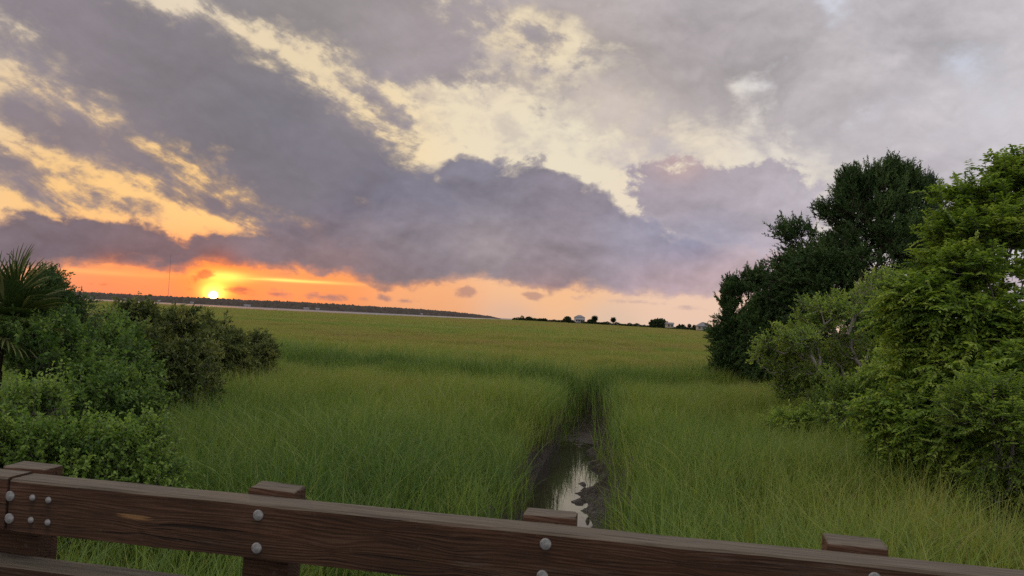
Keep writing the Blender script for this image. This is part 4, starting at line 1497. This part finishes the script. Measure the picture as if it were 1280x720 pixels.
def build_far():
    import bmesh
    far_wood()
    # white house and palms on the marsh island
    Y = island_Y(722) + 8
    gable('island_house', 10.5, 8, 5.4, 2.6, M_WALL, M_ROOF, 'white two storey house among the trees on the far marsh island', gp(722, Y, 1.2), R(8), hip=True, stilts=1.8, porch=True, wins=4)
    Y = island_Y(880)
    gable('marsh_house', 7.6, 7, 2.6, 2.6, M_TAN, M_ROOF, 'low tan house with hipped grey roof beside the end cedar', gp(877, Y, 1.2), R(-6), hip=True, stilts=0.8, wins=3)
    gable('island_cabin', 5.0, 5, 2.8, 1.2, M_TAN, M_ROOF, 'small pale cabin right of the big round tree on the island', gp(835, island_Y(835), 1.2), R(5), stilts=1.2, wins=2)
    far_tree('cabbage_palm', 'round headed palm next to the white island house', 'palm tree', 741, 800, 8.5, 11.5, 101, palm=True, trunk_px=3.5, group='palms on the marsh island')
    far_tree('cabbage_palm', 'lone slim palm standing farther right of the white island house', 'palm tree', 764.5, 760, 7.5, 10.5, 102, palm=True, trunk_px=4, group='palms on the marsh island')
    far_tree('cabbage_palm', 'short twin topped palm left of the tan house', 'palm tree', 860, 500, 5, 9, 103, palm=True, trunk_px=3, group='palms on the marsh island')
    far_tree('cabbage_palm', 'small palm touching the short palm near the tan house', 'palm tree', 866, 495, 4.5, 8, 104, palm=True, trunk_px=3, group='palms on the marsh island')
    far_tree('live_oak', 'broad round dark tree standing out of the island treeline', 'tree', 822, 585, 22, 10.5, 105)
    far_tree('island_tree', 'dark tree just left of the white island house', 'tree', 707, island_Y(707), 10, 8, 106)
    far_tree('island_tree', 'small tree at the left tip of the island treeline', 'tree', 650, island_Y(650), 5, 6.5, 107)
    g = random.Random(4)
    k = 0
    px = 641.0
    protos = []
    while px < 905:
        w_, h_ = g.uniform(5, 10), g.uniform(2.6, 5.6)
        Y = island_Y(px) + g.uniform(-6, 14)
        lab = 'low dark bush in the thin line of bushes on the far marsh island'
        if len(protos) < 5:
            t = far_tree('island_bush', lab, 'bush', px, Y, w_, h_, 120 + k, group='bushes along the marsh island')
            protos.append((t, Y))
        else:
            t, Y0 = g.choice(protos)
            copy_tree(t, gp(px, Y, 1.2), g.uniform(0, 6.28), (Y / Y0) * g.uniform(0.75, 1.25))
        px += g.uniform(3.2, 5.6)
        k += 1
    # radio mast behind the far bank
    Y = 2600.0
    b = at(210, 372, Y)
    top_ = at(210.5, 317, Y)[2]
    root = tag(empty('radio_mast', (b[0], b[1], 0)), 'thin tall radio mast rising behind the far wooded bank', 'mast')
    s = 0.9
    cn = [(s * math.cos(a_), s * math.sin(a_)) for a_ in (0.3, 0.3 + 2.094, 0.3 + 4.189)]
    for x_, y_ in cn:
        v, f = tubes([(x_, y_, 0)], [(x_, y_, top_)], [0.22], [0.2], 6)
        link('leg', np_mesh('leg', v, f), M_STEEL, root)
    p0, p1 = [], []
    nz = 70
    for i in range(nz):
        for k in range(3):
            z0, z1 = top_ * i / nz, top_ * (i + 1) / nz
            p0.append((*cn[k], z0))
            p1.append((*cn[(k + 1) % 3], z1))
    v, f = tubes(p0, p1, np.full(len(p0), 0.12), np.full(len(p0), 0.12), 4)
    tag(link('lattice', np_mesh('lattice', v, f), M_STEEL, root), kind='stuff')
    # pale houses strung along the far bank
    spots = [(115, 369.5, 'pale house on the far bank nearest the fan palm', 9), (157, 371, 'second pale house on the far bank, left of the radio mast', 12), (186, 374, 'pale house on the far bank just left of the radio mast', 12),
             (199, 373.5, 'small pale house right beside the foot of the radio mast', 9), (240, 376, 'pale house on the far bank left of the setting sun', 12), (309, 382.0, 'long white house on the far bank right of the setting sun', 24),
             (383, 385.2, 'pale house on the far bank below the small dark clouds', 20), (397, 386, 'white house next along the far bank', 14), (527, 393, 'small white house toward the point of the far bank', 10)]
    for i, (px, py, lab, w_) in enumerate(spots):
        Y = float(np.interp(px, [-420, 100, 350, 560, 628], [2300, 2100, 2000, 2250, 2500])) - 6
        p = at(px, py, Y)
        p[2] = 0.6
        gable('shore_house', w_ * 0.72, 7, 3.0, 1.9, M_PALE, M_ROOF, lab, p, math.atan2(-p[0], p[1]) , group='houses along the far bank', wins=3)
    # open pavilion at the end of a dock
    Y = 770
    p = at(101, 376, Y)
    p[2] = 0.3
    root = tag(empty('dock_pavilion', p, 0.3), 'small open roofed dock pavilion at the marsh edge beyond the palm', 'pavilion')
    for sx in (-1, 1):
        for sy in (-1, 1):
            bm = bmesh.new()
            box_bm(bm, sx * 2.2, sy * 2.0, 1.6, 0.28, 0.28, 5.0)
            bm_obj('post', bm, M_PILE, root)
    bm = bmesh.new()
    box_bm(bm, 0, 0, 1.2, 5.0, 4.6, 0.25)
    bm_obj('floor', bm, M_PILE, root)
    bm = bmesh.new()
    v = [bm.verts.new(q) for q in ((-3, -2.7, 4.1), (3, -2.7, 4.1), (3, 2.7, 4.1), (-3, 2.7, 4.1), (0, 0, 5.3))]
    for f in ((0, 1, 4), (1, 2, 4), (2, 3, 4), (3, 0, 4), (3, 2, 1, 0)):
        bm.faces.new([v[i] for i in f])
    bm_obj('roof', bm, M_WALL, root)


PLANT_BASES += [(at(p, 450, Y)[0], Y, r) for p, Y, r in ((1110, 28, 2.2), (928, 31, 0.8), (978, 29, 1.0), (1075, 19.5, 1.3), (1030, 16.5, 0.5), (1330, 12.5, 2.0), (1250, 9.6, 0.3), (285, 22, 1.3), (170, 16, 1.0), (70, 10.5, 0.9), (50, 7.4, 0.5))]
import time
_t = time.time()
build_grass()
print('grass', time.time() - _t)
build_right()
build_left()
print('plants', time.time() - _t)
build_railing()
build_far()
print('all', time.time() - _t)
